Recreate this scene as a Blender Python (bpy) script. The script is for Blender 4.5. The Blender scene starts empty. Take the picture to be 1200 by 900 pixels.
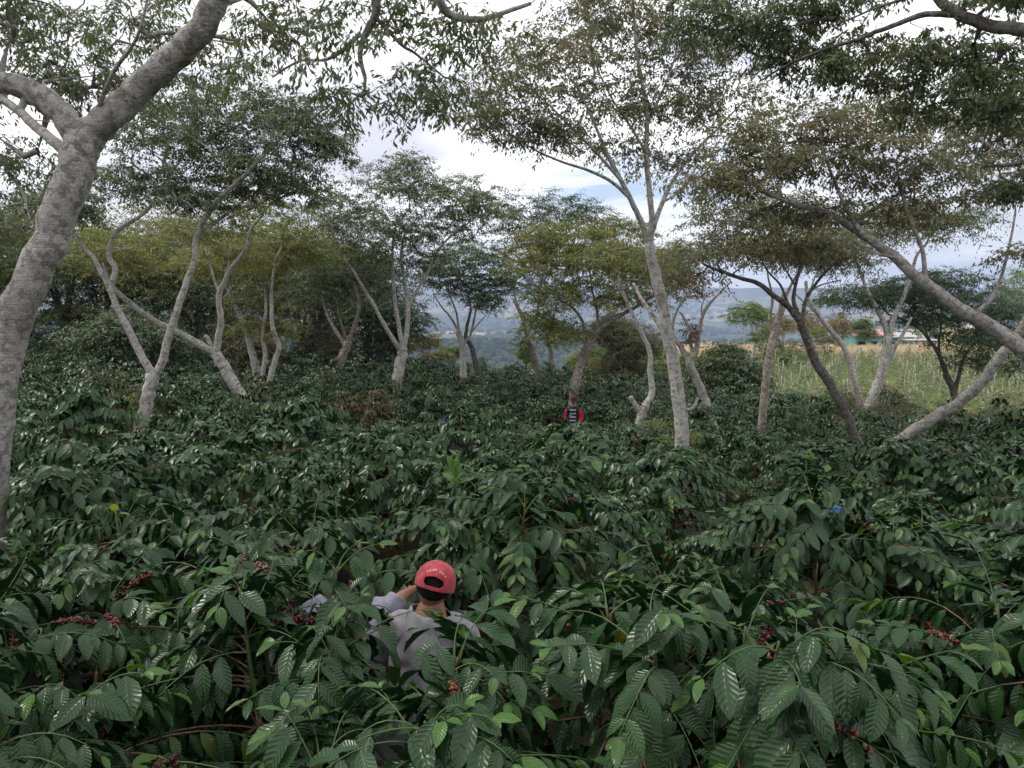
import bpy, math, random
import numpy as np
from mathutils import Vector, Matrix, noise as mnoise

PI = math.pi
R = math.radians
scene = bpy.context.scene
COL = scene.collection

# ------------------------------------------------------------------ camera geometry
F = 906.0                       # focal length in px of a 1200 px wide frame
PITCH = math.atan((450 - 345) / F)
CT, ST = math.cos(PITCH), math.sin(PITCH)


def at(px, py, Y):
    """point on the sight line through photo pixel (px, py) at forward distance Y (camera at the origin)"""
    u, v = (px - 600) / F, (450 - py) / F
    d = np.array([u, CT + v * ST, -ST + v * CT])
    return d * (Y / d[1])


def mpp(Y):
    return Y / F


# ------------------------------------------------------------------ ground height
_gy = [-60, -6, 0, 1.2, 2.3, 3.6, 8, 20, 36, 70, 105, 150, 300, 700, 1100, 1700, 2300, 3200, 4500, 6000, 8000, 9300, 30000]
_gz = [4, -1.2, -1.6, -2.1, -2.6, -2.9, -3.25, -4.25, -5.0, -5.6, -7.4, -11.5, -48, -115, -150, -95, -160, -190, -195, -140, 25, 60, 60]

_gy2 = [-60, -6, 0, 1.2, 2.3, 3.6, 8, 20, 36, 50, 75, 105, 150, 300]
_gz2 = [4, -1.2, -1.6, -2.1, -2.6, -2.9, -3.25, -4.25, -5.0, -5.3, -9.5, -15, -23, -48]


def gh(x, y):
    x = np.asarray(x, float); y = np.asarray(y, float)
    r = np.where(y > 150, np.sqrt(x * x + y * y), y)
    r = np.where((y <= 150) & (np.abs(x) > 150), np.sqrt(x * x + y * y), r)
    z = np.interp(r, _gy, _gz)
    right = np.clip((x / np.maximum(r, 1) - .10) / .10, 0, 1); right = right * right * (3 - 2 * right)
    z = np.where(r < 300, z * right + np.interp(r, _gy2, _gz2) * (1 - right), z)
    near = np.clip((160 - np.abs(y)) / 80, 0, 1) * np.clip((140 - np.abs(x)) / 70, 0, 1)
    z = z + near * (0.062 * np.clip(-x - 2.5, 0, 40) - 0.03 * np.clip(x - 1, 0, 14))
    far = np.clip((r - 250) / 500, 0, 1)
    a = np.arctan2(x, np.maximum(y, 1e-3))
    n = (np.sin(x * .0021 + 1.3) * np.cos(y * .0017 + .4) + .5 * np.sin(x * .0053 + y * .0041) + .33 * np.sin(y * .0103 - x * .0087 + 2)
         + .2 * np.sin(x * .021 + 1) * np.sin(y * .017))
    amp = np.interp(r, [250, 1000, 1700, 3200, 5000, 7000, 8500, 30000], [5, 22, 40, 20, 16, 50, 75, 80])
    z = z + far * amp * n * .55
    # the right hand flank of the valley is higher and nearer
    hill = np.interp(r, [1500, 3200, 4200, 5200, 7500], [0, 60, 190, 80, 0]) * np.clip((a - .30) / .22, 0, 1) * np.clip((1.3 - a) / .3, 0, 1)
    hill2 = np.interp(r, [500, 1100, 1500, 2200], [0, 40, 60, 0]) * np.clip((-a - .12) / .2, 0, 1)
    return z + hill + hill2


def ghf(x, y):
    return float(gh(x, y))


# ------------------------------------------------------------------ node helpers
def new_mat(name):
    m = bpy.data.materials.new(name)
    m.use_nodes = True
    nt = m.node_tree
    nt.nodes.clear()
    out = nt.nodes.new('ShaderNodeOutputMaterial')
    return m, nt, out


class N:
    """tiny node-building helper"""
    def __init__(s, nt): s.nt = nt
    def n(s, t, **kw):
        nd = s.nt.nodes.new(t)
        for k, v in kw.items():
            if k.startswith('i_'):
                nd.inputs[k[2:].replace('_', ' ')].default_value = v
            else:
                setattr(nd, k, v)
        return nd
    def l(s, a, b): s.nt.links.new(a, b)
    def math(s, op, a, b=None, c=None, clamp=False):
        nd = s.n('ShaderNodeMath', operation=op, use_clamp=clamp)
        for i, v in enumerate((a, b, c)):
            if v is None: continue
            if isinstance(v, (int, float)): nd.inputs[i].default_value = v
            else: s.l(v, nd.inputs[i])
        return nd.outputs[0]
    def mix(s, f, a, b, blend='MIX'):
        nd = s.n('ShaderNodeMix', data_type='RGBA', blend_type=blend)
        for i, v in ((0, f), (6, a), (7, b)):
            if isinstance(v, (int, float)): nd.inputs[i].default_value = v
            elif isinstance(v, tuple): nd.inputs[i].default_value = (*v, 1) if len(v) == 3 else v
            else: s.l(v, nd.inputs[i])
        return nd.outputs[2]
    def ramp(s, f, stops):
        nd = s.n('ShaderNodeValToRGB')
        els = nd.color_ramp.elements
        while len(els) < len(stops): els.new(.5)
        for e, (p, c) in zip(els, stops):
            e.position = p
            e.color = (*c, 1) if isinstance(c, tuple) else (c, c, c, 1)
        s.l(f, nd.inputs[0])
        return nd.outputs[0]
    def noise(s, vec, scale, detail=3, rough=.55, dist=0.0, out='Fac'):
        nd = s.n('ShaderNodeTexNoise')
        nd.inputs['Scale'].default_value = scale; nd.inputs['Detail'].default_value = detail
        nd.inputs['Roughness'].default_value = rough; nd.inputs['Distortion'].default_value = dist
        if vec is not None: s.l(vec, nd.inputs['Vector'])
        return nd.outputs[out]
    def mapping(s, vec, scale=(1, 1, 1), rot=(0, 0, 0), loc=(0, 0, 0)):
        nd = s.n('ShaderNodeMapping')
        nd.inputs['Scale'].default_value = scale; nd.inputs['Rotation'].default_value = rot; nd.inputs['Location'].default_value = loc
        s.l(vec, nd.inputs['Vector'])
        return nd.outputs[0]
    def bump(s, h, strength=.5, dist=.01, normal=None):
        nd = s.n('ShaderNodeBump')
        nd.inputs['Strength'].default_value = strength; nd.inputs['Distance'].default_value = dist
        s.l(h, nd.inputs['Height'])
        if normal is not None: s.l(normal, nd.inputs['Normal'])
        return nd.outputs[0]
    def principled(s, out, color, rough=.6, spec=.5, normal=None, trans=0, metallic=0, sheen=0):
        p = s.n('ShaderNodeBsdfPrincipled')
        if isinstance(color, tuple): p.inputs['Base Color'].default_value = (*color, 1)
        else: s.l(color, p.inputs['Base Color'])
        if isinstance(rough, (int, float)): p.inputs['Roughness'].default_value = rough
        else: s.l(rough, p.inputs['Roughness'])
        p.inputs['Specular IOR Level'].default_value = spec
        p.inputs['Metallic'].default_value = metallic
        p.inputs['Sheen Weight'].default_value = sheen
        if normal is not None: s.l(normal, p.inputs['Normal'])
        if out is not None: s.l(p.outputs[0], out.inputs['Surface'])
        return p


def leaf_material(name, dark, mid, young, under, rough=.38, spec=.5, trans=.18, veins=False, dead=(.16, .06, .02), tint=(.12, .10, .03)):
    m, nt, out = new_mat(name)
    k = N(nt)
    a = k.n('ShaderNodeAttribute', attribute_name='lv')
    sep = k.n('ShaderNodeSeparateColor'); k.l(a.outputs['Color'], sep.inputs[0])
    rnd, yng, clump = sep.outputs[0], sep.outputs[1], sep.outputs[2]
    geo = k.n('ShaderNodeNewGeometry')
    oi = k.n('ShaderNodeObjectInfo')
    col = k.mix(rnd, dark, mid)
    f = k.math('MULTIPLY', clump, .55)
    col = k.mix(f, col, tint)
    # per plant variation
    col = k.mix(k.math('MULTIPLY', oi.outputs['Random'], .35), col, mid)
    col = k.mix(yng, col, young)
    col = k.mix(k.ramp(rnd, [(.905, 0), (.915, .85)]), col, tuple(.5 * a_ + .5 * b_ for a_, b_ in zip(young, (.30, .20, .03))))
    if veins:
        uvn = k.n('ShaderNodeAttribute', attribute_name='luv')
        sx = k.n('ShaderNodeSeparateXYZ'); k.l(uvn.outputs['Vector'], sx.inputs[0])
        u, v = sx.outputs[0], sx.outputs[1]
        av = k.math('ABSOLUTE', v)
        t = k.math('SUBTRACT', k.math('MULTIPLY', u, 9.0), k.math('MULTIPLY', av, 1.7))
        fr = k.math('FRACT', t)
        pp = k.math('PINGPONG', fr, .5)                       # 0 at the vein, .5 between
        bul = k.math('POWER', k.math('MULTIPLY', pp, 2.0), .5)
        mid_rib = k.math('SMOOTH_MIN', k.math('MULTIPLY', av, 7.0), 1.0, .2)
        h = k.math('MULTIPLY', bul, mid_rib)
        nrm = k.bump(h, .6, .0026)
        rib = k.math('LESS_THAN', av, .045)
        vein = k.math('LESS_THAN', pp, .045)
        vv = k.math('ADD', k.math('MULTIPLY', rib, .5), k.math('MULTIPLY', vein, .10), clamp=True)
        col = k.mix(vv, col, tuple(min(1, c * 1.6 + .02) for c in mid))
        sp = k.noise(None, 30, 2)
        tc = k.n('ShaderNodeTexCoord')
        spots = k.noise(tc.outputs['Object'], 55, 3, .6)
        col = k.mix(k.math('MULTIPLY', k.math('GREATER_THAN', spots, .69), .5), col, (.10, .075, .03))
        rgh = k.math('ADD', k.math('MULTIPLY', spots, .25), rough - .12)
    else:
        nrm = None
        rgh = rough
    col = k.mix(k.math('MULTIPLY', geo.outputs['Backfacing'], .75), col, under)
    p = k.principled(None, col, rgh, spec, nrm)
    tr = k.n('ShaderNodeBsdfTranslucent')
    hs = k.n('ShaderNodeHueSaturation', i_Saturation=1.15, i_Value=1.7); k.l(col, hs.inputs['Color'])
    k.l(hs.outputs[0], tr.inputs['Color'])
    mx = k.n('ShaderNodeMixShader'); mx.inputs[0].default_value = trans
    k.l(p.outputs[0], mx.inputs[1]); k.l(tr.outputs[0], mx.inputs[2]); k.l(mx.outputs[0], out.inputs['Surface'])
    return m


def bark_material(name, pale, grey, brown, scale=1.0, lichen=.5, brownness=.4):
    m, nt, out = new_mat(name)
    k = N(nt)
    tc = k.n('ShaderNodeTexCoord')
    v = tc.outputs['Object']
    base = k.mix(k.noise(v, 3.0 * scale, 4, .6), grey, brown)
    n1 = k.noise(k.mapping(v, (1, 1, 1.25)), 10 * scale, 5, .65, .4)
    li = k.ramp(n1, [(.5 - .12 * lichen, 0), (.56 - .08 * lichen, 1.0)])
    n2 = k.noise(v, 2.1 * scale, 2, .5)
    lic = k.math('MULTIPLY', li, k.math('ADD', .35, n2), clamp=True)
    col = k.mix(lic, base, pale)
    br = k.ramp(k.noise(v, 1.6 * scale, 3, .6), [(.62 - .25 * brownness, 0), (.75 - .2 * brownness, 1)])
    col = k.mix(k.math('MULTIPLY', br, .6), col, brown)
    # horizontal lenticels and dark cracks
    lent = k.noise(k.mapping(v, (6, 6, 42)), 1.4 * scale, 3, .6)
    crack = k.ramp(lent, [(.60, 0), (.68, 1)])
    col = k.mix(k.math('MULTIPLY', crack, .22), col, (.07, .06, .05))
    dk = k.ramp(k.noise(k.mapping(v, (1, 1, .6)), 5.2 * scale, 6, .75, .8), [(.56, 0), (.63, 1)])
    col = k.mix(k.math('MULTIPLY', dk, .6), col, (.085, .078, .065))
    white = k.ramp(k.noise(v, 16 * scale, 2, .4), [(.63, 0), (.66, 1)])
    col = k.mix(k.math('MULTIPLY', white, .5), col, tuple(min(.7, c * 1.35) for c in pale))
    moss = k.ramp(k.noise(v, 2.7 * scale, 5, .7), [(.56, 0), (.68, 1)])
    col = k.mix(k.math('MULTIPLY', moss, .35), col, (.13, .14, .085))
    grit = k.noise(v, 70 * scale, 3, .7)
    col = k.mix(k.ramp(grit, [(.40, .35), (.55, 0)]), col, (.06, .055, .05))
    h = k.math('ADD', k.math('MULTIPLY', n1, .6), k.math('MULTIPLY', lent, -.5))
    h = k.math('ADD', h, k.math('MULTIPLY', k.noise(v, 40 * scale, 3), .35))
    k.principled(out, col, .85, .25, k.bump(h, .8, .02))
    return m


def simple_mat(name, color, rough=.7, spec=.3, nscale=0, namp=.2, bump=0, metallic=0, sheen=0):
    m, nt, out = new_mat(name)
    k = N(nt)
    col, nrm = color, None
    if nscale:
        tc = k.n('ShaderNodeTexCoord')
        nz = k.noise(tc.outputs['Object'], nscale, 4, .6)
        col = k.mix(k.ramp(nz, [(.35, 0), (.7, 1)]), tuple(c * (1 - namp) for c in color), tuple(min(1, c * (1 + namp)) for c in color))
        if bump: nrm = k.bump(nz, .5, bump)
    k.principled(out, col, rough, spec, nrm, metallic=metallic, sheen=sheen)
    return m


M = {}
M['coffee_leaf'] = leaf_material('glossy_coffee_leaf', (.003, .014, .0055), (.011, .042, .011), (.15, .33, .03), (.022, .06, .015), .29, .40, .07, veins=True, tint=(.009, .028, .012))
M['coffee_leaf_far'] = leaf_material('coffee_leaf', (.004, .016, .006), (.014, .050, .014), (.15, .32, .035), (.028, .07, .02), .32, .36, .07, tint=(.011, .034, .013))
M['rusty_leaf'] = leaf_material('rusty_coffee_leaf', (.012, .03, .012), (.03, .06, .02), (.20, .06, .02), (.10, .06, .03), .5, .4, .15, tint=(.12, .035, .015))
M['shoot_leaf'] = leaf_material('bright_shoot_leaf', (.07, .15, .03), (.12, .22, .05), (.18, .30, .06), (.10, .2, .05), .42, .45, .3, veins=True, tint=(.10, .24, .04))
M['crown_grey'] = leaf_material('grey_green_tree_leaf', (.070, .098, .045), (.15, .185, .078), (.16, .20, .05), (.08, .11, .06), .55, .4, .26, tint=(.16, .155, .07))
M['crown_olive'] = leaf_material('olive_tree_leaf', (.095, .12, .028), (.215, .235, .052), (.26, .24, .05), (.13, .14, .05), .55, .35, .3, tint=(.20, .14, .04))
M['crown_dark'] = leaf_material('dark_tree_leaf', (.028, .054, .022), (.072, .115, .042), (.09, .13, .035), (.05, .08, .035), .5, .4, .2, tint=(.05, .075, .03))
M['crown_brown'] = leaf_material('dry_olive_tree_leaf', (.085, .095, .052), (.18, .185, .095), (.30, .17, .07), (.14, .14, .08), .6, .35, .34, tint=(.18, .16, .08))
M['far_green'] = leaf_material('distant_tree_leaf', (.06, .10, .03), (.13, .20, .05), (.25, .33, .07), (.12, .18, .05), .6, .3, .3, tint=(.20, .22, .06))
M['far_dry'] = leaf_material('distant_dry_tree_leaf', (.13, .12, .06), (.24, .21, .10), (.35, .27, .12), (.2, .18, .09), .7, .3, .3, tint=(.28, .20, .12))
M['rusty_shrub'] = leaf_material('rusty_shrub_leaf', (.05, .06, .025), (.14, .08, .035), (.30, .09, .04), (.12, .09, .04), .6, .3, .25, tint=(.20, .09, .04))
M['bark_big'] = bark_material('mottled_grey_bark', (.44, .42, .40), (.25, .235, .22), (.20, .155, .13), 1.2, .6, .35)
M['bark_pale'] = bark_material('pale_lichen_bark', (.56, .54, .50), (.31, .29, .26), (.25, .20, .16), 1.3, .8, .2)
M['bark_brown'] = bark_material('reddish_brown_bark', (.46, .42, .38), (.25, .21, .18), (.22, .14, .10), 1.3, .45, .55)
M['bark_dark'] = bark_material('dark_grey_bark', (.20, .19, .175), (.09, .082, .075), (.08, .06, .045), 1.3, .3, .4)
M['coffee_wood'] = simple_mat('coffee_branch_bark', (.20, .12, .075), .8, .3, 30, .35, .002)
M['coffee_twig'] = simple_mat('green_coffee_twig', (.065, .11, .032), .55, .4, 30, .25)
M['cherry'] = None


def cherry_material():
    m, nt, out = new_mat('coffee_cherry_skin')
    k = N(nt)
    a = k.n('ShaderNodeAttribute', attribute_name='lv')
    sep = k.n('ShaderNodeSeparateColor'); k.l(a.outputs['Color'], sep.inputs[0])
    col = k.ramp(sep.outputs[0], [(0, (.03, .005, .008)), (.5, (.11, .008, .012)), (.78, (.22, .016, .016)), (.88, (.24, .09, .02)), (1, (.08, .14, .03))])
    k.principled(out, col, .28, .5)
    return m


M['cherry'] = cherry_material()


# ------------------------------------------------------------------ mesh building
class MB:
    def __init__(s):
        s.v = []; s.q = []; s.t = []; s.mi = []; s.lv = []; s.uv = []; s.n = 0; s.mit = []
    def add(s, v, q, mi=0, lv=(0.5, 0, 0), uv=None, tri=None):
        v = np.asarray(v, np.float32).reshape(-1, 3)
        n = len(v)
        if q is not None and len(q):
            q = np.asarray(q, np.int32).reshape(-1, 4)
            s.q.append(q + s.n); s.mi.append(np.full(len(q), mi, np.int32) if np.isscalar(mi) else np.asarray(mi, np.int32))
        if tri is not None and len(tri):
            tri = np.asarray(tri, np.int32).reshape(-1, 3)
            s.t.append(tri + s.n); s.mit.append(np.full(len(tri), mi, np.int32))
        s.v.append(v)
        lv = np.asarray(lv, np.float32)
        if lv.ndim == 1: lv = np.tile(lv, (n, 1))
        s.lv.append(lv)
        if uv is None: uv = np.zeros((n, 2), np.float32)
        s.uv.append(np.asarray(uv, np.float32))
        s.n += n
    def box(s, c, d, rz=0, mi=0, lv=(.5, 0, 0), taper=1.0):
        x, y, z = [a / 2 for a in d]
        p = np.array([[-x, -y, -z], [x, -y, -z], [x, y, -z], [-x, y, -z], [-x * taper, -y * taper, z], [x * taper, -y * taper, z], [x * taper, y * taper, z], [-x * taper, y * taper, z]])
        cr, sr = math.cos(rz), math.sin(rz)
        p = p @ np.array([[cr, sr, 0], [-sr, cr, 0], [0, 0, 1]])
        s.add(p + np.array(c), [[0, 3, 2, 1], [4, 5, 6, 7], [0, 1, 5, 4], [1, 2, 6, 5], [2, 3, 7, 6], [3, 0, 4, 7]], mi, lv)
    def tube(s, P, rad, sides=6, mi=0, lv=(.5, 0, 0), cap=True, wob=0, rng=None):
        P = np.asarray(P, float); n = len(P)
        rad = np.broadcast_to(np.asarray(rad, float), (n,))
        T = np.gradient(P, axis=0)
        T /= np.linalg.norm(T, axis=1)[:, None] + 1e-9
        ref = np.array([0, 0, 1.0]) if abs(T[0][2]) < .9 else np.array([1.0, 0, 0])
        U = np.cross(T, ref); ln = np.linalg.norm(U, axis=1)[:, None]
        U = np.where(ln > 1e-3, U / (ln + 1e-9), 0)
        for i in range(n):                                     # parallel transport
            if i:
                u = U[i - 1] - T[i] * np.dot(U[i - 1], T[i])
                U[i] = u / (np.linalg.norm(u) + 1e-9)
        V = np.cross(T, U)
        a = np.arange(sides) * 2 * PI / sides
        rr = rad[:, None] * np.ones(sides)[None]
        if wob and rng is not None:
            rr = rr * (1 + wob * rng.standard_normal((n, sides)))
        pts = P[:, None, :] + rr[..., None] * (np.cos(a)[None, :, None] * U[:, None, :] + np.sin(a)[None, :, None] * V[:, None, :])
        i = np.arange(n - 1)[:, None] * sides; j = np.arange(sides)[None]; j2 = (j + 1) % sides
        q = np.stack([i + j, i + j2, i + sides + j2, i + sides + j], -1).reshape(-1, 4)
        vs = pts.reshape(-1, 3)
        tri = None
        if cap:
            vs = np.vstack([vs, P[-1] + T[-1] * rad[-1] * .5])
            b = (n - 1) * sides
            tri = [[b + k_, b + (k_ + 1) % sides, n * sides] for k_ in range(sides)]
        s.add(vs, q, mi, lv, None, tri)
    def sphere(s, c, r, seg=8, rings=5, mi=0, lv=(.5, 0, 0), sc=(1, 1, 1)):
        th = np.linspace(0, PI, rings + 1)[:, None]; ph = (np.arange(seg) * 2 * PI / seg)[None]
        p = np.stack([np.sin(th) * np.cos(ph) * sc[0], np.sin(th) * np.sin(ph) * sc[1], np.cos(th) * sc[2] + 0 * ph], -1).reshape(-1, 3) * r + np.array(c)
        i = np.arange(rings)[:, None] * seg; j = np.arange(seg)[None]; j2 = (j + 1) % seg
        q = np.stack([i + j, i + seg + j, i + seg + j2, i + j2], -1).reshape(-1, 4)
        s.add(p, q, mi, lv)
    def build(s, name, mats, parent=None, origin=(0, 0, 0), smooth=True):
        me = mesh_from(s, name, mats, origin, smooth)
        o = bpy.data.objects.new(name, me)
        COL.objects.link(o)
        if parent is None: o.location = origin
        else: o.parent = parent
        return o


def mesh_from(s, name, mats, origin=(0, 0, 0), smooth=True):
    V = np.vstack(s.v) - np.asarray(origin, np.float32)
    me = bpy.data.meshes.new(name)
    q = np.vstack(s.q) if s.q else np.zeros((0, 4), np.int32)
    t = np.vstack(s.t) if s.t else np.zeros((0, 3), np.int32)
    me.vertices.add(len(V)); me.vertices.foreach_set('co', V.astype(np.float32).ravel())
    nl = q.size + t.size
    me.loops.add(nl); me.loops.foreach_set('vertex_index', np.concatenate([q.ravel(), t.ravel()]).astype(np.int32))
    me.polygons.add(len(q) + len(t))
    ls = np.concatenate([np.arange(len(q)) * 4, q.size + np.arange(len(t)) * 3]).astype(np.int32)
    me.polygons.foreach_set('loop_start', ls)
    mi = np.concatenate([*(s.mi or [np.zeros(0, np.int32)]), *(s.mit or [np.zeros(0, np.int32)])]).astype(np.int32)
    me.polygons.foreach_set('material_index', mi)
    me.polygons.foreach_set('use_smooth', np.full(len(q) + len(t), smooth, bool))
    me.update(calc_edges=True)
    a = me.attributes.new('lv', 'FLOAT_COLOR', 'POINT')
    lv = np.ones((len(V), 4), np.float32); lv[:, :3] = np.vstack(s.lv)
    a.data.foreach_set('color', lv.ravel())
    b = me.attributes.new('luv', 'FLOAT_VECTOR', 'POINT')
    uv = np.zeros((len(V), 3), np.float32); uv[:, :2] = np.vstack(s.uv)
    b.data.foreach_set('vector', uv.ravel())
    for m in (mats if isinstance(mats, (list, tuple)) else [mats]):
        me.materials.append(m)
    return me


def tag(o, label=None, cat=None, group=None, kind=None):
    if label: o['label'] = label
    if cat: o['category'] = cat
    if group: o['group'] = group
    if kind: o['kind'] = kind
    return o


def empty(name, loc, label, cat, group=None, rz=0):
    o = bpy.data.objects.new(name, None)
    COL.objects.link(o)
    o.location = tuple(float(a) for a in loc); o.rotation_euler.z = rz
    o.empty_display_size = .2
    return tag(o, label, cat, group)


def copy_tree(o, parent=None):
    c = o.copy(); COL.objects.link(c); c.parent = parent
    for ch in list(o.children): copy_tree(ch, c)
    return c


def nrm(a):
    return a / (np.linalg.norm(a, axis=-1, keepdims=True) + 1e-9)


def leaf_cloud(mb, base, d, up, L, W, rng, nu=3, nv=2, fold=.25, curl=.25, wave=0., lv=None, mi=0, shape='coffee', asym=.0):
    """many leaves at once. base, d (direction), up: (n,3); L, W: (n,) length and full width"""
    n = len(base)
    if n == 0: return
    d = nrm(d); side = nrm(np.cross(d, up)); nn = np.cross(side, d)
    if nu == 1:                                     # folded rhombus: 4 verts, 1 quad
        u = np.array([0, .45, 1.0, .45]); v = np.array([0, 1.0, 0, -1.0])
        z = np.array([0, -fold * .4, -curl, -fold * .4])
        P = base[:, None] + d[:, None] * (u[None, :, None] * L[:, None, None]) + side[:, None] * (v[None, :, None] * W[:, None, None] * .5) + nn[:, None] * (z[None, :, None] * L[:, None, None])
        q = np.arange(n)[:, None] * 4 + np.array([0, 1, 2, 3])[None]
        lvv = np.repeat(lv, 4, axis=0)
        mb.add(P.reshape(-1, 3), q, mi, lvv, np.tile(np.stack([u, v], -1), (n, 1)))
        return
    us = np.linspace(0, 1, nu + 1)
    if shape == 'coffee': w = np.sin(PI * np.clip(us, 0, 1) ** .88) ** .75
    else: w = np.sin(PI * us ** .8) ** .9
    w[0] = .06; w[-1] = .02
    vs = np.linspace(-1, 1, nv + 1)
    UU, VV = np.meshgrid(us, vs, indexing='ij'); WW = np.repeat(w[:, None], nv + 1, 1)
    UU, VV, WW = UU.ravel(), VV.ravel(), WW.ravel()
    ph = rng.uniform(0, 6.28, (n, 1)); cu = curl * rng.uniform(.3, 1.6, (n, 1)); fo = fold * rng.uniform(.5, 1.5, (n, 1))
    zz = fo * np.abs(VV)[None] * WW[None] * .5 * (W / L)[:, None] - cu * (UU ** 2)[None] + wave * np.sin(UU[None] * 17 + ph + VV[None] * 1.5) * (np.abs(VV) ** 2 * WW)[None]
    tw = rng.normal(0, .12, (n, 1)) * UU[None] * VV[None] * WW[None]
    P = (base[:, None] + d[:, None] * ((UU[None] * (1 - .25 * cu * UU[None])) * L[:, None])[..., None]
         + side[:, None] * ((VV * WW)[None] * W[:, None] * .5)[..., None] + nn[:, None] * ((zz + tw * .5) * L[:, None])[..., None])
    k = nv + 1; m = (nu + 1) * k
    i = np.arange(nu)[:, None] * k; j = np.arange(nv)[None]
    q1 = np.stack([i + j, i + k + j, i + k + j + 1, i + j + 1], -1).reshape(-1, 4)
    q = (np.arange(n)[:, None, None] * m + q1[None]).reshape(-1, 4)
    mb.add(P.reshape(-1, 3), q, mi, np.repeat(lv, m, axis=0), np.tile(np.stack([UU, VV], -1), (n, 1)))


# ------------------------------------------------------------------ camera, world, sun
cam_d = bpy.data.cameras.new('camera'); cam = bpy.data.objects.new('camera', cam_d); COL.objects.link(cam)
cam_d.sensor_width = 36; cam_d.lens = 36 * F / 1200
cam_d.clip_start = .05; cam_d.clip_end = 60000
cam.location = (0, 0, 0); cam.rotation_euler = (R(90) - PITCH, 0, 0)
scene.camera = cam

SUN_EL, SUN_AZ = R(56), R(285)            # azimuth clockwise from +Y: high on the left
sd = np.array([math.sin(SUN_AZ) * math.cos(SUN_EL), math.cos(SUN_AZ) * math.cos(SUN_EL), math.sin(SUN_EL)])
sun_d = bpy.data.lights.new('sun', 'SUN'); sun_d.energy = 1.5; sun_d.angle = R(10); sun_d.color = (1, .93, .82)
sun = bpy.data.objects.new('sun', sun_d); COL.objects.link(sun)
sun.rotation_euler = Vector(sd).to_track_quat('Z', 'Y').to_euler()

w = bpy.data.worlds.new('World'); scene.world = w; w.use_nodes = True
nt = w.node_tree; nt.nodes.clear(); k = N(nt)
wo = nt.nodes.new('ShaderNodeOutputWorld'); bg = nt.nodes.new('ShaderNodeBackground')
sky = k.n('ShaderNodeTexSky'); sky.sky_type = 'NISHITA'; sky.sun_disc = False
sky.sun_elevation = SUN_EL; sky.sun_rotation = SUN_AZ; sky.altitude = 1200; sky.air_density = 1.0; sky.dust_density = 1.5
tc = k.n('ShaderNodeTexCoord')
sx = k.n('ShaderNodeSeparateXYZ'); k.l(tc.outputs['Generated'], sx.inputs[0])
den = k.math('ADD', k.math('MAXIMUM', sx.outputs[2], 0.0), .22)
cx = k.n('ShaderNodeCombineXYZ')
k.l(k.math('DIVIDE', sx.outputs[0], den), cx.inputs[0]); k.l(k.math('DIVIDE', sx.outputs[1], den), cx.inputs[1])
cv = k.mapping(cx.outputs[0], (1, 1, 1), (0, 0, 0), (1.7, .4, 0))
c1 = k.noise(cv, 1.1, 6, .55, .3)
c2 = k.noise(k.mapping(cv, (1, 1, 1), (0, 0, .6), (7, 3, 0)), .8, 5, .5, .2)
cover = k.ramp(c1, [(.31, 0), (.43, 1)])
cloud = k.ramp(c2, [(.34, (7.0, 7.1, 7.8)), (.44, (9.0, 9.05, 9.4)), (.52, (12., 12., 12.2))])
dx = k.math('ADD', k.math('MULTIPLY', k.math('ADD', k.math('DIVIDE', sx.outputs[0], den), .34), 1.7), k.math('MULTIPLY', k.math('SUBTRACT', c1, .5), 2.2))
dy = k.math('ADD', k.math('MULTIPLY', k.math('ADD', k.math('DIVIDE', sx.outputs[1], den), -2.35), 2.0), k.math('MULTIPLY', k.math('SUBTRACT', c2, .5), 2.4))
rr_ = k.math('SQRT', k.math('ADD', k.math('MULTIPLY', dx, dx), k.math('MULTIPLY', dy, dy)))
blob = k.ramp(rr_, [(.45, .85), (.95, 0)])
cloud = k.mix(blob, cloud, (6.3, 6.25, 7.1))
skyc = k.mix(k.math('MAXIMUM', cover, blob), k.mix(.35, sky.outputs[0], (8., 9.2, 11.5)), cloud)
k.l(skyc, bg.inputs[0]); bg.inputs[1].default_value = .1
k.l(bg.outputs[0], wo.inputs[0])

scene.view_settings.view_transform = 'Standard'; scene.view_settings.look = 'None'
scene.view_settings.exposure = .45; scene.view_settings.gamma = 1
scene.render.engine = 'CYCLES'
scene.cycles.use_denoising = True
scene.cycles.max_bounces = 6; scene.cycles.diffuse_bounces = 3; scene.cycles.glossy_bounces = 2
scene.cycles.transmission_bounces = 4; scene.cycles.volume_bounces = 0
scene.cycles.sample_clamp_indirect = 4

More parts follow.
